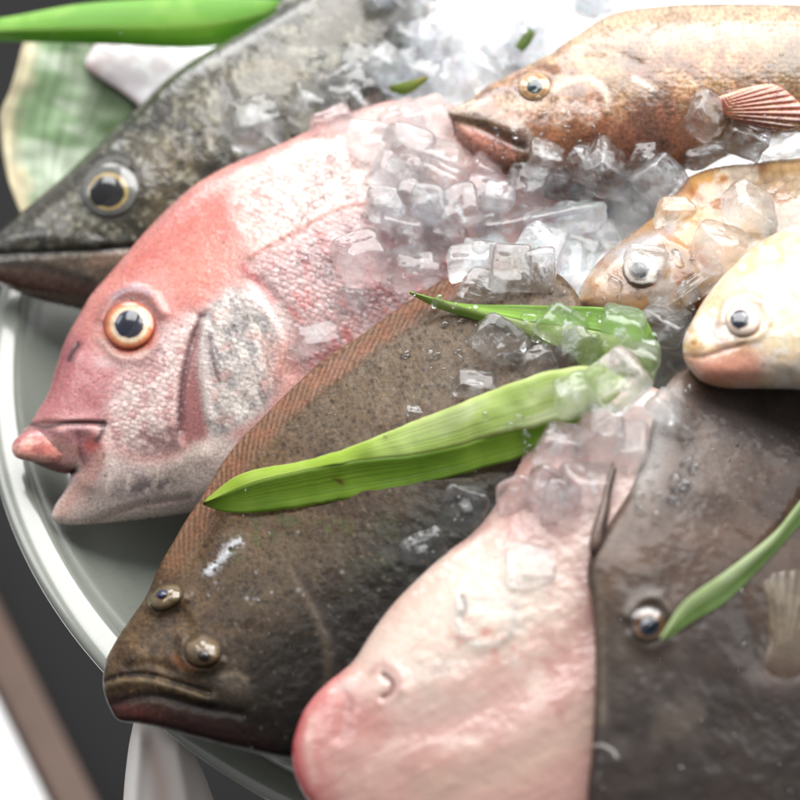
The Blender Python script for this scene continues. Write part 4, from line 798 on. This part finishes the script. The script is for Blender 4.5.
# front folded leaf
fa = [(203,503,92),(262,480,106),(350,462,114),(416,455,119),(464,444,123),(503,433,126),(547,424,131),(600,404,136),(630,386,138)]
fl_ = root('bamboo_leaf', 'bright yellow green folded bamboo leaf with brown spots lying across the flounder', 'leaf', P(400,450,.1))
la_u = shift(fa, [(203,501),(241,474),(306,460),(350,447),(437,412),(525,378),(566,368),(604,368),(631,384)], -3); la_l = shift(fa, [(203,505),(225,512),(262,512),(350,499),(416,486),(481,468),(525,455),(545,438),(590,416),(629,388)], -2.5)
spots = [(341,482,3.5),(334,478,2.),(327,503,2.4),(306,505,2.2),(345,469,2.),(318,505,1.6),(204,503,3.5),(260,506,1.6)]
loft('upper_blade', [la_u, fa], BAM, gcol((176,212,56),(206,230,110),(214,228,130),spots,5,None,(240,248,206)), fl_, bow=.8, wob=2.2, wave=1.6, shared=True)  # last colour is the sheen painted on this half
loft('lower_blade', [fa, la_l], BAM, gcol((130,172,40),(160,198,64),None,spots,6), fl_, bow=-1., wob=1.5, wave=1.6, shared=True)  # darker greens paint in the shade on this half of the fold
# small leaf on the filefish
sm_ = on([(661,639),(688,612),(725,587),(772,546),(800,512),(850,455)], 5, deg=1)
sl_ = root('bamboo_leaf', 'small narrow green leaf lying across the filefish, its tip at the eye', 'leaf', P(740,580,.15))
loft('upper_blade', [shift(sm_, [(660,638),(684,602),(725,572),(774,533),(800,501),(850,440)], -1), sm_], BAM, gcol((186,208,146),(206,222,176),None,None,7), sl_, bow=1, wob=1.)
loft('lower_blade', [sm_, shift(sm_, [(664,641),(692,622),(725,603),(769,559),(800,525),(850,470)], -2)], BAM, gcol((150,186,104),(172,200,128),None,None,8), sl_, bow=-.5, wob=1.)
# leaf across the top
tl_ = [(-70,34,-84),(0,31,-84),(100,28,-86),(200,26,-90),(262,14,-93),(284,2,-95)]
o = loft('bamboo_leaf', [[(-70,26,-88),(0,18,-88),(80,4,-90),(160,-2,-92),(230,-3,-94),(284,0,-95)], tl_, [(-70,38,-90),(0,41,-90),(100,44,-92),(205,47,-96),(250,34,-98),(286,4,-96)]], BAM, gcol((120,190,50),(156,210,80),None,None,9,(.5,.05,(150,190,80))), bow=1)
tag(o, 'broad bright green leaf strip across the top left corner, above the sea bass', 'leaf')
# variegated leaf
def vcol(u, v, x, y):
    C = np.tile(lin(146,176,132), (len(u), 1)); k = fbm(x, y, 22, 4, 3, .3, 2.5)[:, None]; C = C*(1-smooth(.4, .65, k))+lin(204,218,194)*smooth(.4, .65, k)  # pale streaks: whitish sheen painted into the green
    dk = (smooth(60, 110, x)*smooth(190, 110, y))[:, None]*.8; C = C*(1-dk)+lin(70,96,48)*dk
    w_ = smooth(.3, .06, u+.28*(fbm(x, y, 26, 9, 3)-.5))[:, None]; C = C*(1-w_)+lin(244,232,196)*w_
    return C
o = loft('broad_leaf', [[(30,24,-118),(21,50,-116),(16,70,-114),(10,90,-112),(0,115,-112),(1,134,-110),(4,160,-108),(10,186,-104),(22,216,-100)], [(70,20,-112),(66,60,-110),(60,90,-108),(54,120,-106),(50,150,-104),(48,180,-102),(50,220,-98)], [(150,20,-120),(170,80,-122),(150,120,-118),(120,160,-112),(95,190,-108),(80,220,-104),(70,240,-102)]], BROAD, vcol, bow=0, wob=4, seed=12)
tag(o, 'pale green variegated leaf with ragged cream edge behind the sea bass head', 'leaf')
# pale tail fin behind
def ptail(F):
    F.col((222,214,220)); F.col((240,238,242), F.thr(16,.4,.6,1)); F.col((206,170,168), .7*F.line([(86,66),(100,80),(120,92),(142,108)],4)); F.col((190,150,150), .5*F.blob(95,66,14,14)); F.add(.6, F.nz(6,2,2,.5,6)); F.rough[:] = .25
tr_ = root('fish_tail', 'blurred pale pinkish white fish tail between green leaf and sea bass back', 'fish tail', P(150,70,-.12))
sheet('fin', [(85,66),(92,48),(110,26),(160,20),(220,20),(245,44),(205,92),(150,118),(138,105),(118,90),(98,77)], .004, Plane((90,64,-112),(200,46,-126),(140,106,-112)), ptail, M_PALE, tr_, 1.5)

# ------------------------------------------------------------------ ice cubes
def cube_mesh(seed):
    rng = np.random.RandomState(seed); n = 22; V = []; F = []
    p = rng.uniform(4.6, 8); tap = rng.uniform(-.14, .14, 4); sh = rng.uniform(-.12, .12, 3)
    cuts = [(v/np.linalg.norm(v), rng.uniform(.98, 1.3)) for v in rng.normal(size=(3, 3))]
    fs = [((0,1,2),1),((0,1,2),-1),((1,2,0),1),((1,2,0),-1),((2,0,1),1),((2,0,1),-1)]
    for (a, b_, c), s in fs:
        base = len(V); t = np.tan(np.linspace(-1, 1, n+1)*math.pi/4)
        for i in range(n+1):
            for j in range(n+1):
                q = np.zeros(3); q[a] = s; q[b_] = t[i]*s; q[c] = t[j]; V.append(q)
        for i in range(n):
            for j in range(n):
                F.append((base+i*(n+1)+j, base+(i+1)*(n+1)+j, base+(i+1)*(n+1)+j+1, base+i*(n+1)+j+1))
    V = np.array(V); nr = (np.abs(V)**p).sum(1)**(1/p); V = V/nr[:, None]
    for nv, dd in cuts:
        k = V@nv; ex = np.maximum(k-dd, 0); V = V-nv*(ex*.95)[:, None]
    for ax in range(3):      # melted hollows and bulges, smooth in 3D
        o_ = [(ax+1) % 3, (ax+2) % 3]
        d = fbm(V[:, o_[0]]*10+40, V[:, o_[1]]*10+40+V[:, ax]*4, 9, seed*3+ax, 2)-.5
        V[:, ax] += .2*d*np.sign(V[:, ax])*np.abs(V[:, ax])
        d2 = fbm(V[:, o_[0]]*10+90, V[:, o_[1]]*10+90+V[:, ax]*6, 2.6, seed*5+ax, 2)-.5; V[:, ax] += .05*d2
    V[:, 0] *= 1+tap[0]*V[:, 1]; V[:, 1] *= 1+tap[1]*V[:, 2]; V[:, 2] *= 1+tap[2]*V[:, 0]
    V[:, 0] += sh[0]*V[:, 1]; V[:, 1] += sh[1]*V[:, 2]
    Vr = np.round(V, 4); u, inv = np.unique(Vr, axis=0, return_inverse=True); inv = inv.ravel()
    F = np.array([[inv[k] for k in f] for f in F])
    nice = len(F); u = u.tolist(); F = F.tolist()
    t_ = (1+5**.5)/2; ico = np.array([(-1,t_,0),(1,t_,0),(-1,-t_,0),(1,-t_,0),(0,-1,t_),(0,1,t_),(0,-1,-t_),(0,1,-t_),(t_,0,-1),(t_,0,1),(-t_,0,-1),(-t_,0,1)])/1.902
    icf = [(0,11,5),(0,5,1),(0,1,7),(0,7,10),(0,10,11),(1,5,9),(5,11,4),(11,10,2),(10,7,6),(7,1,8),(3,9,4),(3,4,2),(3,2,6),(3,6,8),(3,8,9),(4,9,5),(2,4,11),(6,2,10),(8,6,7),(9,8,1)]
    for k in range(rng.randint(14, 34)):                     # trapped air bubbles
        cc = rng.uniform(-.68, .68, 3); rr = rng.uniform(.012, .05)*(1 if k % 5 else 1.6); b0 = len(u)
        u += (ico*rr*np.array([1, 1, rng.uniform(.8, 1.8)])+cc).tolist(); F += [[b0+q for q in f] for f in icf]
    for k in range(rng.randint(1, 4)):                       # cloudy inner cracks
        cc = rng.uniform(-.35, .35, 3); e1 = rng.normal(size=3); e1 /= np.linalg.norm(e1); e2 = np.cross(e1, rng.normal(size=3)); e2 /= np.linalg.norm(e2); e3 = np.cross(e1, e2); b0 = len(u); m_ = 9; R_ = rng.uniform(.2, .42)
        for i in range(m_):
            for j in range(m_):
                s_, q_ = (i/(m_-1)-.5)*2, (j/(m_-1)-.5)*2; k2 = R_*(1-.35*rng.rand())
                u.append((cc+e1*s_*k2+e2*q_*k2*.8+e3*(.10*math.sin(3*s_+k)+.10*math.cos(4*q_)+rng.uniform(-.03, .03))).tolist())
        F += [[b0+i*m_+j, b0+(i+1)*m_+j, b0+(i+1)*m_+j+1, b0+i*m_+j+1] for i in range(m_-1) for j in range(m_-1)]
    me = bpy.data.meshes.new('ice_cube'); me.from_pydata(u, [], F); me.update()
    me.polygons.foreach_set('use_smooth', [True]*len(me.polygons)); me.polygons.foreach_set('material_index', [0]*nice+[1]*(len(F)-nice)); return me
ICE = [ice_mat('clear_ice', .04, .0), ice_mat('cloudy_ice', .22, .0), ice_mat('frosted_ice', .35, .02)]
def air_mat():
    m, nt, b = new_mat('trapped_air'); L = nt.links.new; out = nt.nodes['Material Output']
    tc = N(nt, 'ShaderNodeTexCoord'); n = N(nt, 'ShaderNodeTexNoise', Scale=4., Detail=5., Roughness=.7); L(tc.outputs['Object'], n.inputs['Vector'])
    b.inputs['Base Color'].default_value = (.95, .97, .98, 1); b.inputs['Roughness'].default_value = .15; tl = N(nt, 'ShaderNodeBsdfTranslucent'); tl.inputs['Color'].default_value = (.97, .98, 1, 1)
    m1 = N(nt, 'ShaderNodeMixShader', Fac=.5); L(b.outputs[0], m1.inputs[1]); L(tl.outputs[0], m1.inputs[2]); tp = N(nt, 'ShaderNodeBsdfTransparent')
    mr = N(nt, 'ShaderNodeMapRange'); mr.inputs[1].default_value = .42; mr.inputs[2].default_value = .62; mr.inputs[3].default_value = 1.; mr.inputs[4].default_value = .25; L(n.outputs['Fac'], mr.inputs[0])
    m2 = N(nt, 'ShaderNodeMixShader'); L(mr.outputs[0], m2.inputs[0]); L(m1.outputs[0], m2.inputs[1]); L(tp.outputs[0], m2.inputs[2]); L(m2.outputs[0], out.inputs[0]); return m
AIR = air_mat()
CM = {}
for k_ in range(18):
    me0 = cube_mesh(100+k_)
    for mi in range(3):
        me = me0 if mi == 0 else me0.copy(); me.materials.append(ICE[mi]); me.materials.append(AIR); CM[(k_, mi)] = me
rI = np.random.RandomState(5)
REG = [
 (lambda x, y: y < 60 and x > 380, 'bright blurred ice cube in the heap behind the rockfish and bream', 'ice cubes at the back'),
 (lambda x, y: x > 685 and y < 180, 'ice cube beside the reddish fin under the rockfish', 'ice cubes by the rockfish fin'),
 (lambda x, y: x < 345 and y < 200, 'ice cube lying against the dark sea bass flank', 'ice cubes on the sea bass'),
 (lambda x, y: x > 625 and 160 < y < 300, 'clear ice cube lying on the half buried silvery fish', 'ice cubes on the buried silvery fish'),
 (lambda x, y: x > 525 and 300 < y < 408, 'ice cube on the green bamboo leaves, green showing through', 'ice cubes on the bamboo leaves'),
 (lambda x, y: x > 650 and y > 395, 'rounded ice cube melting on the filefish back', 'ice on the filefish'),
 (lambda x, y: x > 500 and y > 408, 'clear ice cube lying on the pale pink fish', 'ice cubes on the pale fish'),
 (lambda x, y: y > 300, 'clear ice piece lying on the dark flounder', 'ice pieces on the flounder'),
 (lambda x, y: x < 455, 'ice cube lying on the pink bream flank', 'ice cubes on the bream'),
 (lambda x, y: True, 'clear ice cube piled in the middle heap between flounder and rockfish', 'ice cubes in the middle heap'),
]
def cube(x, y, w, h, rot=0, tilt=None, mi=None, lift=.42, var=None, label=None, flat=1.):
    dz = zget(x, y, max(6, min(w, h)*.3)); s = .5*(w+h)/2*PXM*(D-dz)/D
    sx, sy = .5*w*PXM*(D-dz)/D*.95, .5*h*PXM*(D-dz)/D*.92; sz = min(sx, sy)*flat*rI.uniform(.75, 1.05)
    d = dz+sz*lift*2-.004; c = P(np.array(float(x)), np.array(float(y)), np.array(d))
    tx, ty = tilt if tilt is not None else (rI.uniform(-56, -14), rI.uniform(-24, 24))
    Bc = Matrix((RT, UP, TC)).transposed()
    R = Bc @ Matrix.Rotation(-math.radians(rot), 3, 'Z') @ Matrix.Rotation(math.radians(tx), 3, 'X') @ Matrix.Rotation(math.radians(ty), 3, 'Y')
    mi = mi if mi is not None else rI.choice(3, p=[.55, .35, .10]); var = var if var is not None else rI.randint(18)
    o = bpy.data.objects.new('ice_cube', CM[(var, int(mi))]); COL.objects.link(o)
    o.matrix_world = Matrix.Translation(Vector(c)) @ R.to_4x4() @ Matrix.Diagonal((sx, sy, sz, 1))
    for f, lb, gp in REG:
        if f(x, y): tag(o, label or lb, 'ice cube', gp); break
    xs, ys = np.meshgrid(np.linspace(-.36, .36, 12), np.linspace(-.36, .36, 12)); a = math.radians(rot)
    u = xs*w; v = ys*h; zput((x+u*math.cos(a)-v*math.sin(a)).ravel(), (y+u*math.sin(a)+v*math.cos(a)).ravel(), np.full(u.size, d+sz*.45))
    return o
# blurred heap at the back first, then a bed layer in the middle, then the ones one can point at
for k_ in range(84):
    x = rI.uniform(372, 650); y = rI.uniform(-35, 104)
    if y > 108-(x-430)*.55 and x > 430: continue
    cube(x, y, rI.uniform(34, 50), rI.uniform(32, 48), rI.uniform(0, 90), mi=rI.choice(3, p=[.3, .45, .25]), lift=.25)
for k_ in range(0):
    x = rI.uniform(380, 680); y = rI.uniform(120, 300)
    if y > 262 and x < 480 or y < 150+.05*(x-500) and x > 450 or (x < 500 and y > 300-(x-380)*.3): continue
    if x > 590 and y > 215: continue
    cube(x, y, rI.uniform(34, 46), rI.uniform(34, 46), rI.uniform(0, 90), mi=rI.choice(3, p=[.35, .45, .2]), lift=.1)
LIST = [ # x, y, w, h, rot, material
 (388,66,42,36,20,1),(364,64,42,32,10,1),(425,122,50,46,-20,2),(310,107,44,46,8,0),(253,122,52,54,-30,0),(262,138,46,36,20,0),(355,98,56,62,-32,2),(332,122,44,30,-10,2),
 (372,142,52,40,15,0),(400,121,46,36,-10,1),(409,150,50,42,10,0),(392,172,40,34,20,0),(418,196,50,42,5,2),(440,182,48,42,35,1),(361,258,52,46,-15,0),(403,229,46,48,5,1),(417,268,50,44,-25,0),(447,238,42,38,30,0),(385,205,36,34,0,0),(430,205,36,40,10,1),
 (488,194,46,42,10,0),(457,212,54,46,-20,1),(563,184,42,48,-4,0),(530,184,40,26,8,1),(530,190,42,50,8,1),(497,196,34,34,0,1),(507,228,58,40,-6,1),(645,156,26,28,10,0),(661,180,48,44,38,1),(605,168,48,62,24,1),(632,206,42,46,-20,0),(600,236,36,26,5,2),(566,221,84,31,-9,1),
 (540,272,34,52,0,0),(470,262,46,36,-5,0),(486,286,46,36,20,0),(512,271,42,52,3,0),(570,270,32,58,2,0),
 (705,154,44,26,-6,0),(745,140,46,34,8,2),(782,142,44,32,-8,2),(706,116,38,44,30,0),(674,212,40,26,-15,0),(750,210,52,46,15,0),(720,250,50,54,4,1),(645,266,40,38,8,0),(690,290,72,26,-24,0),
 (499,342,54,42,30,0),(538,362,36,28,0,0),(475,385,42,26,-8,0),(418,412,24,14,-5,0),
 (623,328,46,42,30,0),(637,362,44,46,20,0),(562,326,44,40,38,0),(577,350,44,34,-18,0),(574,396,42,40,0,0),(665,325,46,56,38,1),(620,382,54,52,-34,0),
 (632,414,30,14,-5,2),(560,446,44,44,6,0),(632,444,34,48,10,0),(599,432,46,52,4,1),(588,484,56,40,-4,0),(547,490,42,42,30,0),(516,496,44,36,-20,0),(559,502,36,40,10,0),(673,415,56,40,28,1),
 (464,510,44,50,10,0),(424,552,50,38,-25,0),(532,566,52,50,4,0),(319,338,44,28,-28,0),(300,352,26,22,0,0),(350,300,30,24,10,0)]
rJ = np.random.RandomState(21)
FILL = [(rJ.uniform(392, 690), rJ.uniform(138, 262)) for _ in range(400)]
FILL = [(x, y) for x, y in FILL if y > 150+max(0, (x-450))*.07 and y < 262-max(0, 455-x)*.1 and not (x > 585 and y > 215-(x-585)*.45)]
kept = []
for x, y in FILL:
    if all((x-u)**2+(y-v)**2 > 35**2 for u, v in kept): kept.append((x, y))
for x, y in kept: cube(x, y, rJ.uniform(34, 44), rJ.uniform(34, 44), rJ.uniform(0, 90), mi=rJ.choice(3, p=[.5, .3, .2]), lift=.4)
for x, y, w, h, r_, mi in LIST:
    kw = {}
    if (x, y) == (532,566): kw = dict(flat=.35, label='flat translucent shard of ice on the cheek of the pale fish')
    if (x, y) == (566,221): kw = dict(tilt=(8,6), label='long bar of ice lying level in the middle heap')
    if (x, y) == (644,268): kw = dict(tilt=(4,6), flat=.4, label='clear ice cube over the eye of the buried silvery fish')
    if (x, y) == (605,168): kw = dict(label='large tall bright ice cube topping the middle heap below the rockfish')
    if (x, y) in ((418,412),(673,415),(690,290),(464,510),(424,552),(516,496),(300,352)): kw['flat'] = .6
    if (x, y) in ((464,510),(424,552)): kw['tilt'] = (14, -12); kw['label'] = 'dark looking clear ice piece below the leaf, in shadow beside the pale fish'
    cube(x, y, w*1.04, h*1.04, r_, mi=mi, **kw)
def scatter(name, n, box, r0, r1, keep, mat, label, cat, seed, chip=False):
    rng = np.random.RandomState(seed); Vs = []; Fs = []; k = 0; tries = 0
    t_ = (1+5**.5)/2; m_ = 7
    while k < n and tries < n*12:
        tries += 1; x = rng.uniform(box[0], box[2]); y = rng.uniform(box[1], box[3])
        if not keep(x, y): continue
        i = int((y-ZY0)/ZS); j = int((x-ZX0)/ZS); w_ = ZB[i-2:i+3, j-2:j+3]
        if w_.max()-w_.min() > .005 or w_.min() < -.2: continue
        r = rng.uniform(r0, r1)*rng.uniform(.5, 1)
        c0 = P(np.array(x), np.array(y), np.array(float(w_[2, 2])))
        gx = (w_[2, 4]-w_[2, 0])/(4*ZS*PXM); gy = (w_[4, 2]-w_[0, 2])/(4*ZS*PXM)
        nn = TC-RT*gx+UP*gy; nn /= np.linalg.norm(nn); e1 = np.cross(nn, [0, 0, 1.]); e1 /= np.linalg.norm(e1); e2 = np.cross(nn, e1)
        th = np.linspace(0, 2*math.pi, 12, endpoint=False); b0 = len(Vs); el = rng.uniform(.75, 1.3); ph0 = rng.uniform(0, 6)
        for a_ in range(m_):
            al = math.pi*(a_+.5)/m_; rad = r*math.sin(al); hh = r*(.55 if not chip else .8)*math.cos(al)
            for t in th:
                q = 1+(.16*math.sin(2*t+ph0) if not chip else .3*np.sign(math.sin(2*t+ph0))*abs(math.sin(2*t+ph0))**.5)
                Vs.append(c0+e1*math.cos(t)*rad*el*q+e2*math.sin(t)*rad/el*q+nn*(hh+r*(.1 if not chip else .5)))
        for a_ in range(m_-1):
            for q in range(12): Fs.append((b0+a_*12+q, b0+(a_+1)*12+q, b0+(a_+1)*12+(q+1) % 12, b0+a_*12+(q+1) % 12))
        Fs.append(tuple(b0+q for q in range(12))); Fs.append(tuple(b0+(m_-1)*12+q for q in range(11, -1, -1))); k += 1
    o = mesh_obj(name, np.array(Vs), Fs, mat, None, Vs[0]); tag(o, label, cat, kind='stuff'); return o
WATER, nt_, b_ = new_mat('water'); b_.inputs['Transmission Weight'].default_value = 1; b_.inputs['IOR'].default_value = 1.33; b_.inputs['Roughness'].default_value = 0
scatter('water_droplets', 260, (20,20,795,795), .0004, .0013, lambda x, y: not (x > 300 and y > 530 and x < 600), WATER, 'small water drops scattered over the wet fish and leaves', 'water', 3)
scatter('ice_chips', 170, (300,60,700,520), .001, .0034, lambda x, y: abs((y-90)-(x-300)*.75) < 190, ICE[0], 'small melting ice chips scattered between the ice cubes', 'ice', 4, True)
# leaf scraps among the ice
def scrap(pts_u, pts_l, label, c1, c2, seed):
    o = loft('bamboo_leaf', [on(pts_u, 6, deg=1), on(pts_l, 5, deg=1)], BAM, gcol(c1, c2, None, None, seed), bow=1); tag(o, label, 'leaf scrap')
scrap([(389,86),(404,82),(428,76)], [(391,92),(408,94),(428,79)], 'small green leaf scrap with orange end poking out of the ice above the bream', (150,180,70), (206,170,90), 3)
scrap([(515,46),(522,36),(530,28)], [(522,52),(530,44),(536,32)], 'tiny blurred green leaf scrap in the ice behind the rockfish head', (140,170,90), (160,190,110), 4)
o = loft('bamboo_leaf', [[(490,-30,-150),(540,-14,-150),(600,-8,-150),(680,-12,-150)], [(490,20,-150),(545,34,-152),(600,30,-152),(690,4,-150)]], BAM, gcol((150,186,120),(176,206,150),None,None,10), bow=2)
tag(o, 'pale blurred green leaf behind the ice at the top', 'leaf')

# ------------------------------------------------------------------ light, world, camera
w = bpy.data.worlds.new('World'); SC.world = w; w.use_nodes = True
wn = w.node_tree; bg = wn.nodes['Background']
tcw = wn.nodes.new('ShaderNodeTexCoord'); dt = wn.nodes.new('ShaderNodeVectorMath'); dt.operation = 'DOT_PRODUCT'; wn.links.new(tcw.outputs['Generated'], dt.inputs[0]); dt.inputs[1].default_value = (.2, .72, .66)
rp = wn.nodes.new('ShaderNodeValToRGB'); mrw = wn.nodes.new('ShaderNodeMapRange'); mrw.inputs[1].default_value = -1; mrw.inputs[2].default_value = 1; wn.links.new(dt.outputs['Value'], mrw.inputs[0]); wn.links.new(mrw.outputs[0], rp.inputs[0])
for p_, v_ in ((0., .10), (.5, .2), (.8, .5), (1., .9)):
    e_ = rp.color_ramp.elements[0] if p_ == 0 else (rp.color_ramp.elements[1] if p_ == 1. else rp.color_ramp.elements.new(p_)); e_.position = p_; e_.color = (v_, v_, v_, 1)
acc = rp.outputs[0]
for dv, cs, st in (((-.72, .35, .6), .97, 4.5), ((.8, .25, .54), .97, 4.5), ((.45, .75, .48), .975, 7.), ((-.4, .85, .34), .98, 7.)):  # unseen bright spots added to the world for glints in ice and skin
    dn = wn.nodes.new('ShaderNodeVectorMath'); dn.operation = 'DOT_PRODUCT'; nv = Vector(dv).normalized(); dn.inputs[1].default_value = tuple(nv); wn.links.new(tcw.outputs['Generated'], dn.inputs[0])
    mw = wn.nodes.new('ShaderNodeMapRange'); mw.inputs[1].default_value = cs; mw.inputs[2].default_value = cs+.008; mw.inputs[3].default_value = 0; mw.inputs[4].default_value = st; wn.links.new(dn.outputs['Value'], mw.inputs[0])
    av = wn.nodes.new('ShaderNodeVectorMath'); av.operation = 'ADD'; wn.links.new(acc, av.inputs[0]); wn.links.new(mw.outputs[0], av.inputs[1]); acc = av.outputs[0]
wn.links.new(acc, bg.inputs['Color']); bg.inputs['Strength'].default_value = 1.
def area(name, loc, target, sx, sy, power, col=(1, 1, 1)):
    l = bpy.data.lights.new(name, 'AREA'); l.shape = 'RECTANGLE'; l.size = sx; l.size_y = sy; l.energy = power; l.color = col
    o = bpy.data.objects.new(name, l); COL.objects.link(o); o.location = loc
    o.rotation_euler = (Vector(target)-Vector(loc)).to_track_quat('-Z', 'Y').to_euler(); return o
area('window_light', (.17, .62, 1.06), (.08, .1, .08), 1.55, 1.05, 47., (1, .985, .97))
cam = bpy.data.cameras.new('camera'); co = bpy.data.objects.new('camera', cam); COL.objects.link(co); SC.camera = co
cam.sensor_width = 36; cam.lens = 36*D/.38; cam.clip_end = 50; cam.clip_start = .02
co.location = CAM; co.rotation_euler = Vector(-TC).to_track_quat('-Z', 'Y').to_euler()
cam.dof.use_dof = True; cam.dof.focus_distance = D-.075; cam.dof.aperture_fstop = 4.8; cam.dof.aperture_blades = 0
SC.view_settings.view_transform = 'Standard'; SC.view_settings.look = 'None'; SC.view_settings.exposure = 0; SC.view_settings.gamma = 1
SC.cycles.max_bounces = 28; SC.cycles.transmission_bounces = 24; SC.cycles.glossy_bounces = 8; SC.cycles.diffuse_bounces = 8; SC.cycles.transparent_max_bounces = 32; SC.cycles.use_adaptive_sampling = True; SC.cycles.adaptive_threshold = .015
SC.cycles.use_denoising = True; SC.cycles.sample_clamp_indirect = 60.
for o in bpy.data.objects:
    if '_o' in o: del o['_o']
